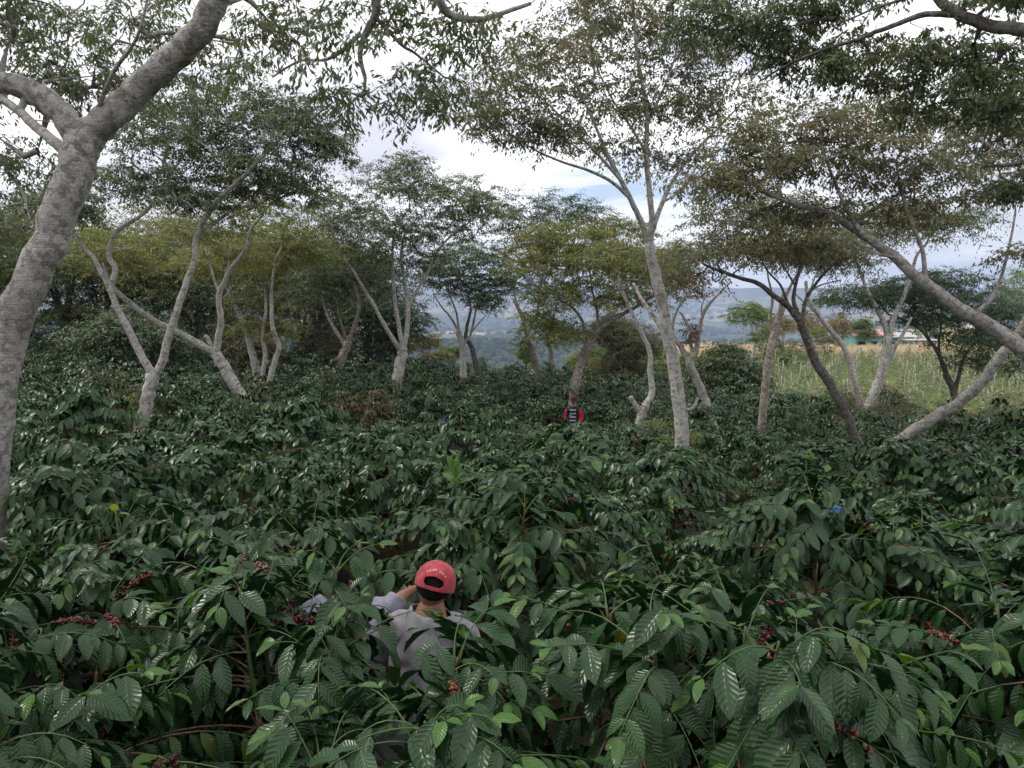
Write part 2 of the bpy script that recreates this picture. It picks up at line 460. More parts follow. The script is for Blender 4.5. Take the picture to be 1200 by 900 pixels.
# ------------------------------------------------------------------ terrain
def ground_material():
    m, nt, out = new_mat('hillside_soil_and_fields')
    k = N(nt)
    geo = k.n('ShaderNodeNewGeometry'); P = geo.outputs['Position']
    sx = k.n('ShaderNodeSeparateXYZ'); k.l(P, sx.inputs[0])
    ln = k.n('ShaderNodeVectorMath', operation='LENGTH'); k.l(P, ln.inputs[0]); r = ln.outputs['Value']
    soil = k.mix(k.noise(P, 6, 5, .7), (.030, .022, .015), (.075, .055, .035))
    soil = k.mix(k.ramp(k.noise(P, 14, 3), [(.5, 0), (.6, 1)]), soil, (.05, .06, .02))
    grass = k.mix(k.noise(P, .5, 4, .6), (.10, .14, .045), (.19, .21, .075))
    forest = k.mix(k.ramp(k.noise(k.mapping(P, (1, .3, 1)), .03, 9, .8), [(.40, 0), (.60, 1)]), (.006, .015, .014), (.085, .105, .055))
    fields = k.mix(k.noise(P, .006, 2, .5), (.16, .19, .09), (.42, .33, .20))
    vor = k.n('ShaderNodeTexVoronoi', i_Scale=.0042); k.l(k.mapping(P, (1, .45, 1)), vor.inputs['Vector'])
    sep = k.n('ShaderNodeSeparateColor'); k.l(vor.outputs['Color'], sep.inputs[0])
    patch = k.ramp(sep.outputs[0], [(.0, (.06, .10, .05)), (.35, (.13, .17, .08)), (.55, (.45, .36, .24)), (.75, (.20, .22, .12)), (.9, (.52, .44, .33))])
    fields = k.mix(.6, fields, patch)
    fields = k.mix(k.ramp(k.noise(k.mapping(P, (1, .3, 1)), .013, 8, .75), [(.42, .8), (.58, 0)]), fields, (.03, .05, .03))
    fm = k.ramp(k.noise(P, .0011, 3, .5), [(.44, 0), (.52, 1)])
    farf = k.ramp(k.math('MULTIPLY', r, .0001), [(.20, 0), (.26, 1), (.75, 1), (.95, 0)])
    far = k.mix(k.math('MULTIPLY', fm, farf), forest, fields)
    c = k.mix(k.ramp(k.math('MULTIPLY', r, .01), [(.30, 0), (.36, 1)]), soil, grass)
    c = k.mix(k.ramp(k.math('MULTIPLY', r, .001), [(.16, 0), (.30, 1)]), c, far)
    k.principled(out, c, .95, .1, k.bump(k.noise(P, 9, 5, .7), .6, .08))
    return m


def build_terrain():
    na, rings = 300, np.concatenate([[0.0], np.geomspace(.6, 60, 60), np.geomspace(64, 9800, 110)])
    A = np.linspace(0, 2 * PI, na, endpoint=False)
    # more columns in front
    A = A + .55 * np.sin(A)
    X = rings[:, None] * np.sin(A)[None]; Y = rings[:, None] * np.cos(A)[None]
    Z = gh(X, Y)
    rr = np.maximum(X, -X)
    sml = .05 * np.sin(X * 2.1 + 1) * np.sin(Y * 1.7) + .03 * np.sin(X * 5.3) * np.cos(Y * 4.7)
    Z = Z + np.where(np.hypot(X, Y) < 60, sml, 0)
    v = np.stack([X, Y, Z], -1).reshape(-1, 3)
    i = np.arange(len(rings) - 1)[:, None] * na; j = np.arange(na)[None]; j2 = (j + 1) % na
    q = np.stack([i + j, i + j2, i + na + j2, i + na + j], -1).reshape(-1, 4)
    q = q[:, ::-1]
    mb = MB(); mb.add(v, q)
    o = mb.build('ground', ground_material())
    tag(o, 'hillside of soil falling away to a wide valley with fields and blue hills', 'ground', kind='structure')


build_terrain()

# haze over the valley
def build_haze():
    m, nt, out = new_mat('valley_air')
    k = N(nt)
    pv = k.n('ShaderNodeVolumePrincipled')
    pv.inputs['Color'].default_value = (.58, .72, 1, 1)
    pv.inputs['Density'].default_value = HAZE
    pv.inputs['Anisotropy'].default_value = .2
    k.l(pv.outputs[0], out.inputs['Volume'])
    mb = MB()
    lo, hi = -420.0, 330.0
    mb.box((0, 0, (lo + hi) / 2), (20200, 20200, hi - lo))
    o = mb.build('haze', m, smooth=False)
    tag(o, 'pale blue haze hanging over the valley', 'haze', kind='stuff')


HAZE = 1.6e-4
build_haze()
# ------------------------------------------------------------------ trees
def catmull(P, per=5):
    P = np.asarray(P, float)
    if len(P) < 3:
        t = np.linspace(0, 1, per + 1)[:, None]; return P[0] * (1 - t) + P[-1] * t
    Q = np.vstack([2 * P[0] - P[1], P, 2 * P[-1] - P[-2]])
    out = []
    for i in range(1, len(Q) - 2):
        p0, p1, p2, p3 = Q[i - 1:i + 3]
        t = np.linspace(0, 1, per, endpoint=False)[:, None]
        out.append(.5 * (2 * p1 + (p2 - p0) * t + (2 * p0 - 5 * p1 + 4 * p2 - p3) * t ** 2 + (3 * p1 - p0 - 3 * p2 + p3) * t ** 3))
    out.append(P[-1:])
    return np.vstack(out)


def tree(name, label, limbs, pads, leaf, bark, seed=0, group=None, leaf_len=.085, dens=60, spray=.33, flat=.35, droop=.5,
         sides=10, twig_r=.005, cat='tree', yellow=.03, nu=1, knots=(), base=None, ww=.36, pull=1.0, more=1.35):
    """limbs: [(world points, r0, r1)], the first one is the trunk from the ground; pads: [(centre, (rx, ry, rz), n)]"""
    rng = np.random.default_rng(seed)
    near_ = leaf_len < .093
    leaf_len *= .92 if near_ else .76; dens = int(dens * (1.25 if near_ else 1.5)); spray *= 1.1
    mb = MB()
    NP, NR, ND = [], [], []                # skeleton nodes: position, radius, direction
    for li, (P, r0, r1) in enumerate(limbs):
        C = catmull(P, 6)
        n = len(C)
        wob = rng.normal(0, 1, (n, 3)); wob = (wob + np.roll(wob, 1, 0)) * .5 * (r0 + r1) * .05; wob[0] = wob[-1] = 0
        C = C + wob
        rr = np.linspace(r0, r1, n)
        if li == 0: rr[:3] = rr[:3] * np.array([1.35, 1.15, 1.05])
        mb.tube(C, rr, sides if r0 > .03 else 6, 0, (rng.random(), 0, 0), wob=.035, rng=rng)
        T = nrm(np.gradient(C, axis=0))
        seg = C.copy()
        start = 0 if li else int(n * .55)
        NP.append(seg[start:]); NR.append(rr[start:]); ND.append(T[start:])
    NP = np.vstack(NP); NR = np.concatenate(NR); ND = np.vstack(ND)
    for (c, r, ln) in knots:               # broken stubs and burls
        mb.sphere(c, r, 8, 6, 0, (.5, 0, 0), (1, 1, ln))
    A, CL = [], []
    for (c, rad, n) in pads:
        n = int(n * more)
        u = rng.normal(0, 1, (n, 3)); u /= np.linalg.norm(u, axis=1)[:, None]; u *= rng.random((n, 1)) ** .42 * rng.uniform(.9, 1.35, (n, 1))
        p = np.asarray(c) + u * np.asarray(rad)
        # domed underside: lift the middle, lower the rim
        p[:, 2] -= .35 * rad[2] * (u[:, 0] ** 2 + u[:, 1] ** 2)
        A.append(p); CL.append(np.full(n, rng.random()))
    if A:
        A = np.vstack(A); CL = np.concatenate(CL)
        d0 = np.sqrt(((A[:, None] - NP[None]) ** 2).sum(-1)).min(1)
        order = np.argsort(d0 + rng.random(len(A)) * .3)
        n0 = len(NP)
        pos = list(NP); rad = list(NR); dirs = list(ND); par = [-1] * n0; tips = [0] * n0
        posA = np.zeros((n0 + len(A) * 7 + 10, 3)); posA[:n0] = NP; cnt = n0
        chains = []
        for ai in order:
            a = A[ai]
            dv = a - posA[:cnt]; ds = np.sqrt((dv ** 2).sum(1)) + 1e-6
            # prefer nodes that lie below / inward of the target
            cost = ds * (1 + .55 * np.clip(-dv[:, 2] / ds, 0, 1) * pull) + .12 * (np.arange(cnt) >= n0) * 0
            b = int(np.argmin(cost))
            if ds[b] < .03: continue
            p0 = posA[b]; L = ds[b]
            steps = int(np.clip(L / .28, 2, 6))
            d_in = dirs[b]
            h = p0 + d_in * L * .38 + np.array([0, 0, .05 * L])
            t = np.linspace(0, 1, steps + 1)[1:, None]
            pts = p0 * (1 - t) ** 2 + 2 * h * t * (1 - t) + a * t ** 2
            pts[:-1] += rng.normal(0, .035 * L, (steps - 1, 3)) if steps > 1 else 0
            chain = [b]
            prev = p0; pi_ = b
            for q_ in pts:
                if cnt >= len(posA): break
                posA[cnt] = q_; pos.append(q_); rad.append(0); par.append(pi_); tips.append(0)
                dd = q_ - prev; dirs.append(dd / (np.linalg.norm(dd) + 1e-9))
                pi_ = cnt; chain.append(cnt); cnt += 1; prev = q_
            chains.append((chain, ai))
        for chain, ai in chains:                   # pipe model
            j = chain[-1]
            while j >= n0:
                tips[j] += 1; j = par[j]
        tips = np.array(tips, float)
        cr = np.zeros(cnt); cr[:n0] = NR
        cr[n0:] = twig_r * np.maximum(tips[n0:cnt], 1) ** .48
        sb, sdv, sc = [], [], []
        for chain, ai in chains:
            P = posA[chain]; rr = cr[chain].copy()
            b = chain[0]
            rr[0] = min(max(rr[1] * 1.15, twig_r), cr[b] * .85 if cr[b] > 0 else rr[1])
            rr[1:] = np.minimum(rr[1:], max(rr[0], twig_r))
            rr[-1] = min(rr[-1], twig_r * .8)
            mb.tube(P, rr, 6 if rr[0] > .02 else (4 if rr[0] > twig_r * 1.6 else 3), 0, (rng.random(), 0, 0))
            m = len(P)
            T = P[-1] - P[-2]
            sb.append(P[-1]); sdv.append(T); sc.append(CL[ai])
            if m > 3 and tips[chain[-2]] < 4:
                sb.append(P[-2]); sdv.append(T); sc.append(CL[ai])
        # ---- leaves: sprays radiating nearly level around each twig end
        sb = np.array(sb); sdv = nrm(np.array(sdv) + 1e-6); sc = np.array(sc)
        ns = len(sb)
        npl = rng.integers(max(2, dens // 14), max(4, dens // 9), ns)
        idx = np.repeat(np.arange(ns), npl)
        az = rng.uniform(0, 2 * PI, len(idx))
        pd = np.stack([np.cos(az), np.sin(az), rng.normal(-.05, .25, len(idx))], 1) + sdv[idx] * .7
        pd = nrm(pd)
        pl = spray * rng.uniform(.35, 1.1, len(idx))
        per = 10
        t = (np.arange(per) + .5) / per
        lb = sb[idx][:, None] + pd[:, None] * (pl[:, None] * t[None])[..., None]
        lb[..., 2] -= flat * (pl[:, None] * t[None] ** 2) * .8
        side = nrm(np.cross(pd, np.array([0, 0, 1.])))
        sg = np.where(np.arange(per) % 2 == 0, 1, -1)[None, :, None]
        ld = pd[:, None] * .65 + side[:, None] * sg * .8 + np.array([0, 0, -droop]) + rng.normal(0, .28, lb.shape)
        lb = lb.reshape(-1, 3) + rng.normal(0, .02, (lb.size // 3, 3)); ld = ld.reshape(-1, 3)
        n = len(lb)
        up = nrm(np.array([0, 0, 1.]) + rng.normal(0, .45, (n, 3)))
        LL = leaf_len * rng.uniform(.6, 1.25, n)
        cl = np.repeat(sc[idx], per)
        small = np.repeat(rng.random(len(idx)), per)
        lv = np.stack([np.clip(.5 * cl + .5 * rng.random(n), 0, 1), np.where(small < yellow, .8, 0) + np.where(rng.random(n) < .03, .5, 0), np.clip(small * 1.1 - .1, 0, 1) * cl], 1)
        lm = MB()
        leaf_cloud(lm, lb, ld, up, LL, LL * ww, rng, nu=nu, nv=2 if nu > 1 else 1, fold=.22, curl=.18, lv=lv, shape='inga')
    b = np.asarray(limbs[0][0][0], float) if base is None else np.asarray(base)
    root = empty(name, b, label, cat, group)
    mb.build('trunk', bark, root, b)
    if len(pads): lm.build('crown', leaf, root, b)
    return root


def L_(pts, Y, r0, r1, grow=0.0):
    """limb from photo pixels; Y a depth, or a (start, end) pair; a point may carry its own depth"""
    n = len(pts); Ys = Y if isinstance(Y, tuple) else (Y, Y)
    out = []
    for i, p in enumerate(pts):
        y = p[2] if len(p) > 2 else Ys[0] + (Ys[1] - Ys[0]) * i / max(1, n - 1)
        out.append(at(p[0], p[1], y))
    return (np.array(out), r0, r1)


def trunkL(pts, Y, r0, r1):
    """the same, with its foot carried down to the ground"""
    P, a, b = L_(pts, Y, r0, r1)
    d = P[0] - P[1]; d /= np.linalg.norm(d)
    z = ghf(P[0][0], P[0][1])
    drop = P[0][2] - z
    if drop > 0:
        k_ = drop / max(-d[2], .35)
        foot = P[0] + d * k_; foot[2] = ghf(foot[0], foot[1]) - .05
        P = np.vstack([foot, (foot + P[0]) / 2, P])
    return (P, a, b)


def PD(px, py, Y, wpx, hpx, n, dy=None):
    m = mpp(Y)
    return (at(px, py, Y), (wpx * m, dy if dy is not None else wpx * m * .9, hpx * m), n)


TG = 'shade trees standing in the coffee'
UG = 'woodland trees along the far edge of the coffee'

# --- the big near tree on the left edge
tree('shade_tree', 'thick mottled grey trunk leaning in at the edge, forking high over the coffee', [
    trunkL([(-16, 645), (-11, 560), (-4, 480), (9, 400), (32, 335), (62, 270), (84, 210), (98, 165)], 6.0, .122, .130),
    L_([(98, 168, 6.0), (125, 142, 6.0), (158, 108, 6.0), (192, 78, 5.9), (226, 48, 5.8), (250, 8, 5.7), (268, -40, 5.6), (300, -95, 5.4), (360, -130, 5.2), (420, -110, 5.0)], 6, .115, .06),
    L_([(96, 172, 6.0), (76, 138, 6.0), (45, 112, 6.0), (12, 98, 6.0), (-40, 96, 5.9), (-120, 60, 5.8), (-200, -20, 5.8)], 6, .10, .05),
    L_([(88, 190, 6.02), (66, 168, 6.1), (38, 145, 6.4), (5, 118, 6.8), (-50, 95, 7.2)], 6, .045, .03),
    L_([(420, -110, 5.0), (432, -40, 5.1), (441, 12, 5.2), (430, 36, 5.25), (422, 62, 5.3), (428, 92, 5.3)], 5, .038, .012),
    L_([(422, 40, 5.25), (400, 60, 5.3), (380, 70, 5.4), (350, 72, 5.5), (320, 90, 5.6)], 5, .016, .006),
    L_([(420, -110, 5.0), (500, -60, 5.0), (515, 0, 5.0), (530, 18, 5.1), (560, 23, 5.15), (580, 18, 5.2), (622, 4, 5.2)], 5, .036, .012),
    L_([(440, 20, 5.2), (470, 52, 5.3), (490, 65, 5.4), (520, 90, 5.5)], 5, .013, .006),
    L_([(108, 150, 6.0), (130, 90, 5.8), (160, 45, 5.6), (175, -10, 5.5)], 5, .02, .008),
    L_([(250, 8, 5.7), (300, -10, 6.2), (340, -30, 7)], 5, .03, .012),
], [PD(60, 60, 7, 95, 55, 90), PD(20, 10, 6, 60, 30, 40), PD(150, 90, 7.5, 80, 40, 55), PD(180, 20, 6.5, 80, 28, 45),
    PD(20, 190, 7.5, 60, 35, 50), PD(10, 265, 7.0, 45, 30, 35), PD(330, 30, 6, 55, 35, 40), PD(395, 110, 5.6, 60, 35, 22), PD(420, 30, 5.3, 60, 30, 18),
    PD(500, 105, 5.6, 65, 18, 32), PD(560, 40, 5.2, 55, 28, 26), PD(480, 15, 5.3, 60, 30, 18), PD(250, 60, 7, 60, 30, 30),
    (at(200, -250, 5.5), (2.6, 2.6, .9), 130), (at(-260, 0, 6.5), (1.8, 2, 1.0), 60)],
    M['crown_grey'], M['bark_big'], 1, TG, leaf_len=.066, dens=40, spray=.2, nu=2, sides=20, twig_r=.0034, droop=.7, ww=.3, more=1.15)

# --- V-trunk tree
tree('shade_tree', 'pale tree whose short trunk splits into a wide V, the coffee hiding its foot', [
    trunkL([(171, 476), (176, 455), (180, 438)], 15, .135, .12),
    L_([(180, 440), (166, 418), (150, 385), (138, 362), (128, 338), (112, 305), (95, 285), (80, 262)], (15, 14.6), .085, .03),
    L_([(181, 440), (190, 425), (196, 400), (205, 370), (219, 330), (228, 305), (231, 275), (248, 245), (268, 222), (292, 200), (318, 170)], (15, 14.5), .085, .03),
    L_([(130, 340), (135, 315), (128, 300), (134, 275), (150, 262), (172, 247), (188, 222), (210, 190)], (15, 15.3), .06, .02),
    L_([(136, 358), (128, 330), (120, 308)], (15, 14.6), .03, .015),
    L_([(232, 272), (250, 262), (275, 245), (300, 240), (330, 225)], (15, 15.4), .04, .015),
    L_([(132, 290), (150, 292), (165, 286)], (15, 14.8), .018, .008),
], [PD(200, 150, 15, 90, 30, 85), PD(290, 190, 15, 80, 25, 75), PD(165, 210, 15.3, 65, 20, 50), PD(340, 140, 15, 60, 28, 60), PD(255, 115, 15.5, 90, 25, 70),
    PD(330, 215, 16, 60, 20, 45), PD(225, 228, 14.6, 50, 14, 30), PD(70, 235, 14.5, 55, 20, 40), PD(380, 170, 15.4, 35, 20, 25)],
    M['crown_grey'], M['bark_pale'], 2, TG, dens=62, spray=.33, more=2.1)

# --- long diagonal limb tree
tree('shade_tree', 'pale tree with one long limb slanting low behind the V trunk and a cut stub', [
    trunkL([(270, 442), (262, 428), (252, 413)], 19, .15, .13),
    L_([(252, 414), (232, 403), (205, 388), (182, 377), (160, 361), (140, 345), (118, 322), (95, 308)], (19, 17.5), .10, .04),
    L_([(253, 413), (256, 395), (259, 372), (256, 348), (264, 328), (272, 312), (288, 292), (294, 270), (305, 255)], (19, 18.6), .085, .03),
    L_([(251, 413), (246, 402), (241, 393)], 19, .055, .045),
    L_([(257, 352), (266, 345), (270, 335)], 19, .03, .02),
    L_([(258, 346), (252, 330), (247, 312), (240, 290)], (19, 19.6), .04, .015),
    L_([(262, 330), (268, 308), (264, 292)], 19, .03, .012),
], [PD(245, 265, 19, 50, 14, 45), PD(300, 240, 19, 55, 16, 50), PD(110, 290, 17.6, 60, 16, 50), PD(270, 295, 19.6, 45, 12, 30), PD(150, 300, 18, 40, 16, 30)],
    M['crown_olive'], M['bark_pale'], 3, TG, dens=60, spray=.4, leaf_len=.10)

tree('shade_tree', 'leaning pale trunk just beyond the diagonal limb, under a yellowish crown', [
    trunkL([(297, 420), (292, 400), (284, 375), (272, 350), (264, 325), (262, 300)], 23, .13, .05),
    L_([(284, 375), (300, 350), (305, 330), (312, 305)], (23, 23.5), .05, .02)],
    [PD(280, 300, 23, 55, 18, 60), PD(325, 285, 23.5, 45, 16, 45), PD(240, 310, 23, 40, 14, 35)],
    M['crown_olive'], M['bark_pale'], 4, TG, dens=60, spray=.45, leaf_len=.11)

tree('shade_tree', 'thin wavy pale trunk with a narrow forked top and yellow-green crown', [
    trunkL([(318, 440), (323, 420), (327, 405), (320, 385), (318, 360), (319, 330), (323, 305), (330, 290)], 22, .10, .03),
    L_([(319, 345), (313, 325), (308, 310)], (22, 22.3), .025, .01),
    L_([(321, 318), (332, 300), (345, 285)], (22, 22), .025, .01)],
    [PD(325, 270, 22, 50, 18, 60), PD(360, 290, 22.5, 45, 16, 45), PD(330, 380, 22.6, 32, 10, 24), PD(300, 382, 22.6, 26, 9, 18)],
    M['crown_olive'], M['bark_pale'], 5, TG, dens=60, spray=.42, leaf_len=.11)

tree('shade_tree', 'slender pale trunk close beside the thin wavy one', [
    trunkL([(308, 437), (311, 415), (308, 398), (309, 380), (312, 360), (310, 335)], 22.4, .085, .03)],
    [PD(305, 320, 22.6, 40, 14, 40), PD(295, 350, 23, 30, 10, 20)],
    M['crown_olive'], M['bark_pale'], 6, TG, dens=60, spray=.42, leaf_len=.11)

tree('shade_tree', 'reddish brown tree of curved stems with thin side twigs before the dark wood', [
    trunkL([(396, 432), (404, 412), (408, 400)], 27, .17, .14),
    L_([(408, 401), (416, 380), (421, 358), (418, 340), (412, 322), (405, 300)], 27, .08, .03),
    L_([(407, 402), (400, 380), (396, 362)], (27, 26.5), .05, .02),
    L_([(404, 405), (392, 385), (384, 370), (378, 350), (372, 330)], (27, 28), .07, .03)],
    [PD(395, 305, 27, 50, 22, 70), PD(430, 320, 28, 40, 20, 50), PD(365, 325, 28, 40, 20, 50), PD(400, 345, 28.5, 60, 14, 50)],
    M['crown_dark'], M['bark_brown'], 7, TG, dens=60, spray=.5, leaf_len=.12)

tree('shade_tree', 'tall pale tree with three straight stems rising in a narrow fan from a white foot', [
    trunkL([(467, 436), (470, 420), (472, 408)], 25, .20, .16),
    L_([(470, 412), (462, 400), (450, 380), (438, 358), (426, 338), (412, 315), (396, 298), (380, 285)], (25, 24), .085, .03),
    L_([(472, 408), (468, 385), (463, 355), (461, 325), (460, 295), (462, 268)], 25, .085, .03),
    L_([(473, 408), (477, 385), (478, 358), (474, 330), (470, 300), (474, 275)], (25, 25.6), .095, .03),
    L_([(478, 362), (488, 342), (500, 322), (508, 305), (520, 285), (545, 265), (560, 252)], (25.3, 25), .06, .02),
    L_([(470, 300), (482, 310), (492, 322)], (25.6, 25), .02, .01)],
    [PD(400, 245, 25, 48, 22, 75), PD(460, 210, 25, 60, 20, 90), PD(530, 225, 25, 55, 20, 80), PD(440, 262, 24.6, 60, 22, 80), PD(510, 262, 25, 55, 18, 70),
     PD(560, 245, 25, 40, 12, 40), PD(480, 300, 26, 60, 16, 60), PD(410, 290, 24.5, 45, 14, 45), PD(480, 190, 25, 25, 10, 20)],
    M['crown_grey'], M['bark_pale'], 8, TG, dens=62, spray=.5, leaf_len=.12)

tree('shade_tree', 'small knobbly tree with a bunch of thin upright limbs in front of the valley view', [
    trunkL([(543, 437), (543, 420), (541, 400), (537, 388)], 29, .14, .12),
    L_([(538, 390), (528, 372), (518, 360), (508, 345)], 29, .05, .02),
    L_([(538, 390), (535, 368), (528, 348), (522, 335)], 29, .05, .02),
    L_([(542, 405), (552, 390), (556, 372), (560, 358), (572, 345)], (29, 28.6), .06, .025),
    L_([(553, 388), (562, 378), (572, 366)], (28.8, 28.4), .03, .012),
    L_([(560, 360), (550, 352), (540, 345)], 28.8, .025, .01)],
    [PD(520, 315, 29, 40, 16, 60), PD(560, 305, 29, 40, 18, 60), PD(590, 325, 28.5, 30, 14, 40), PD(575, 352, 28.4, 25, 9, 25), PD(545, 330, 29, 45, 10, 40), PD(530, 290, 30, 40, 12, 40)],
    M['crown_dark'], M['bark_pale'], 9, TG, dens=60, spray=.45, leaf_len=.12)
tree('shade_tree', 'dark short trunk standing right behind the knobbly tree', [
    trunkL([(556, 420), (552, 405), (546, 395), (548, 380), (552, 362)], 30.5, .15, .05)],
    [PD(555, 340, 30.5, 40, 14, 45)],
    M['crown_dark'], M['bark_dark'], 10, TG, dens=55, spray=.5, leaf_len=.12)

tree('shade_tree', 'brown leaning tree with a broad yellow-green crown behind the striped jacket', [
    trunkL([(673, 462), (676, 440), (683, 418), (692, 400)], 22.5, .15, .13),
    L_([(692, 402), (704, 385), (722, 372), (738, 364), (760, 350), (780, 338)], (22.5, 22), .09, .03),
    L_([(690, 402), (684, 380), (672, 362), (655, 350), (640, 335)], (22.5, 22), .06, .02),
    L_([(700, 390), (700, 365), (694, 340), (690, 310)], (22.5, 23), .05, .02),
    L_([(690, 400), (668, 395), (650, 388)], (22.5, 22), .03, .01)],
    [PD(640, 300, 22.5, 55, 22, 110), PD(700, 290, 22.5, 60, 22, 120), PD(755, 310, 22, 50, 20, 90), PD(670, 335, 22, 45, 14, 60), PD(650, 275, 23, 45, 14, 60), PD(730, 345, 22, 45, 12, 50),
     PD(790, 300, 22.5, 40, 20, 60), PD(650, 385, 22, 40, 12, 38), PD(630, 370, 22, 30, 8, 22), PD(720, 268, 23, 50, 12, 50)],
    M['crown_olive'], M['bark_brown'], 11, TG, dens=60, spray=.42, leaf_len=.11, yellow=.06)

tree('shade_tree', 'stout pale trunk wrapped in climbing leaves at the field brow', [
    trunkL([(630, 432), (624, 412), (618, 395), (612, 372), (602, 350)], 33, .19, .07),
    L_([(618, 392), (630, 365), (632, 340)], (33, 33), .07, .03), L_([(606, 358), (602, 335), (612, 320)], (33, 33), .05, .02)],
    [PD(600, 250, 33, 45, 22, 70), PD(650, 245, 33, 50, 20, 80), PD(620, 285, 34, 45, 18, 60), PD(690, 250, 33, 35, 14, 40), PD(625, 330, 33, 30, 14, 30), PD(612, 395, 32.6, 8, 20, 14, .3)],
    M['crown_dark'], M['bark_brown'], 12, TG, dens=60, spray=.6, leaf_len=.13)
tree('shade_tree', 'shorter brown trunk beside the ivy-wrapped one at the brow', [
    trunkL([(646, 430), (645, 412), (642, 395), (648, 372)], 32, .17, .06)],
    [PD(650, 350, 32, 28, 14, 35), PD(655, 385, 31.5, 26, 14, 35)],
    M['crown_dark'], M['bark_brown'], 13, TG, dens=60, spray=.5, leaf_len=.12)

# --- the tall fan-shaped tree in the middle
tree('shade_tree', 'tallest mid-field tree, straight mottled trunk opening in a fan of thin limbs', [
    trunkL([(799, 521), (797, 480), (790, 430), (783, 395), (775, 350), (766, 315), (761, 285)], 12, .125, .075),
    L_([(761, 288), (752, 262), (742, 240), (728, 212), (716, 190), (705, 165), (690, 130), (672, 95)], (12, 11.4), .05, .014),
    L_([(762, 285), (764, 255), (760, 215), (757, 175), (758, 135), (752, 95), (745, 50), (742, 5), (738, -40)], (12, 11.8), .05, .014),
    L_([(765, 270), (775, 240), (790, 210), (812, 180), (840, 152), (870, 120)], (12, 12.5), .042, .012),
    L_([(738, 232), (715, 212), (690, 200), (660, 190), (635, 180), (610, 165), (590, 150)], (11.8, 11), .028, .008),
    L_([(728, 212), (700, 180), (670, 150), (640, 120), (610, 95)], (11.7, 11), .026, .008),
    L_([(758, 180), (740, 150), (720, 120), (700, 80), (690, 40)], (11.9, 12.2), .026, .008),
    L_([(757, 150), (775, 110), (790, 70), (800, 20)], (11.9, 12.2), .024, .008),
    L_([(787, 405), (776, 385), (764, 368), (752, 350), (742, 332)], (12, 12.4), .05, .02),
    L_([(797, 480), (812, 478), (818, 466)], 12, .03, .02)],
    [PD(600, 140, 11, 60, 16, 60), PD(600, 95, 11, 65, 20, 75), PD(650, 60, 11.3, 70, 24, 90), PD(640, 150, 11.2, 60, 18, 50), PD(700, 110, 11.6, 60, 24, 70),
     PD(720, 30, 12, 75, 28, 90), PD(790, 60, 12.2, 65, 28, 90), PD(810, 130, 12.4, 60, 22, 75), PD(700, 165, 12, 55, 16, 45), PD(790, 180, 12.5, 50, 16, 45), PD(850, 100, 12.6, 60, 24, 70), PD(760, 0, 12, 90, 20, 70), PD(680, 0, 12, 70, 20, 50), PD(860, 40, 12.6, 60, 26, 60), PD(760, 110, 12, 50, 24, 45), PD(560, 130, 10.8, 35, 16, 28)],
    M['crown_brown'], M['bark_pale'], 14, TG, dens=38, spray=.27, leaf_len=.078, yellow=.05, sides=14, twig_r=.004, more=1.1)
tree('shade_tree', 'short pale trunk forking low by a broken stump limb, just before the tallest tree', [
    trunkL([(749, 497), (752, 485), (757, 474)], 16.5, .10, .09),
    L_([(756, 476), (764, 460), (762, 435), (762, 415), (754, 395), (742, 370), (733, 350), (725, 325)], (16.5, 16.8), .075, .03),
    L_([(752, 484), (745, 475), (739, 465)], 16.5, .06, .045)],
    [PD(720, 300, 17, 45, 14, 45), PD(755, 320, 17, 40, 12, 30)],
    M['crown_olive'], M['bark_pale'], 15, TG, dens=55, spray=.36, leaf_len=.095)
tree('shade_tree', 'half-bare pale tree with knobs, stubs and one long bare upslanting limb', [
    trunkL([(826, 470), (818, 448), (810, 432), (806, 418)], 17.5, .10, .085),
    L_([(806, 420), (797, 405), (788, 392), (790, 372), (800, 350)], (17.5, 17.5), .07, .025),
    L_([(808, 424), (816, 408), (819, 392), (824, 368), (838, 348), (856, 330)], (17.5, 17.2), .07, .022),
    L_([(812, 414), (808, 398), (810, 388)], 17.5, .045, .03),
    L_([(818, 398), (808, 384), (800, 370), (796, 365)], 17.4, .04, .02),
    L_([(822, 372), (822, 360), (824, 354)], 17.3, .02, .015)],
    [PD(808, 388, 17.5, 10, 12, 12), PD(800, 335, 17.7, 40, 14, 40)],
    M['rusty_shrub'], M['bark_pale'], 16, TG, dens=50, spray=.22, leaf_len=.07)
tree('shade_tree', 'straight slim pale trunk rising before the stake field', [
    trunkL([(893, 497), (896, 460), (900, 425), (906, 395), (914, 370), (920, 345)], 18, .11, .07),
    L_([(906, 395), (902, 372), (905, 350), (900, 325)], (18, 18.3), .05, .02),
    L_([(918, 352), (932, 325), (945, 305)], 18, .04, .015)],
    [PD(900, 290, 18, 55, 16, 60), PD(950, 290, 18, 45, 14, 45)],
    M['crown_brown'], M['bark_brown'], 17, TG, dens=56, spray=.4, leaf_len=.1)

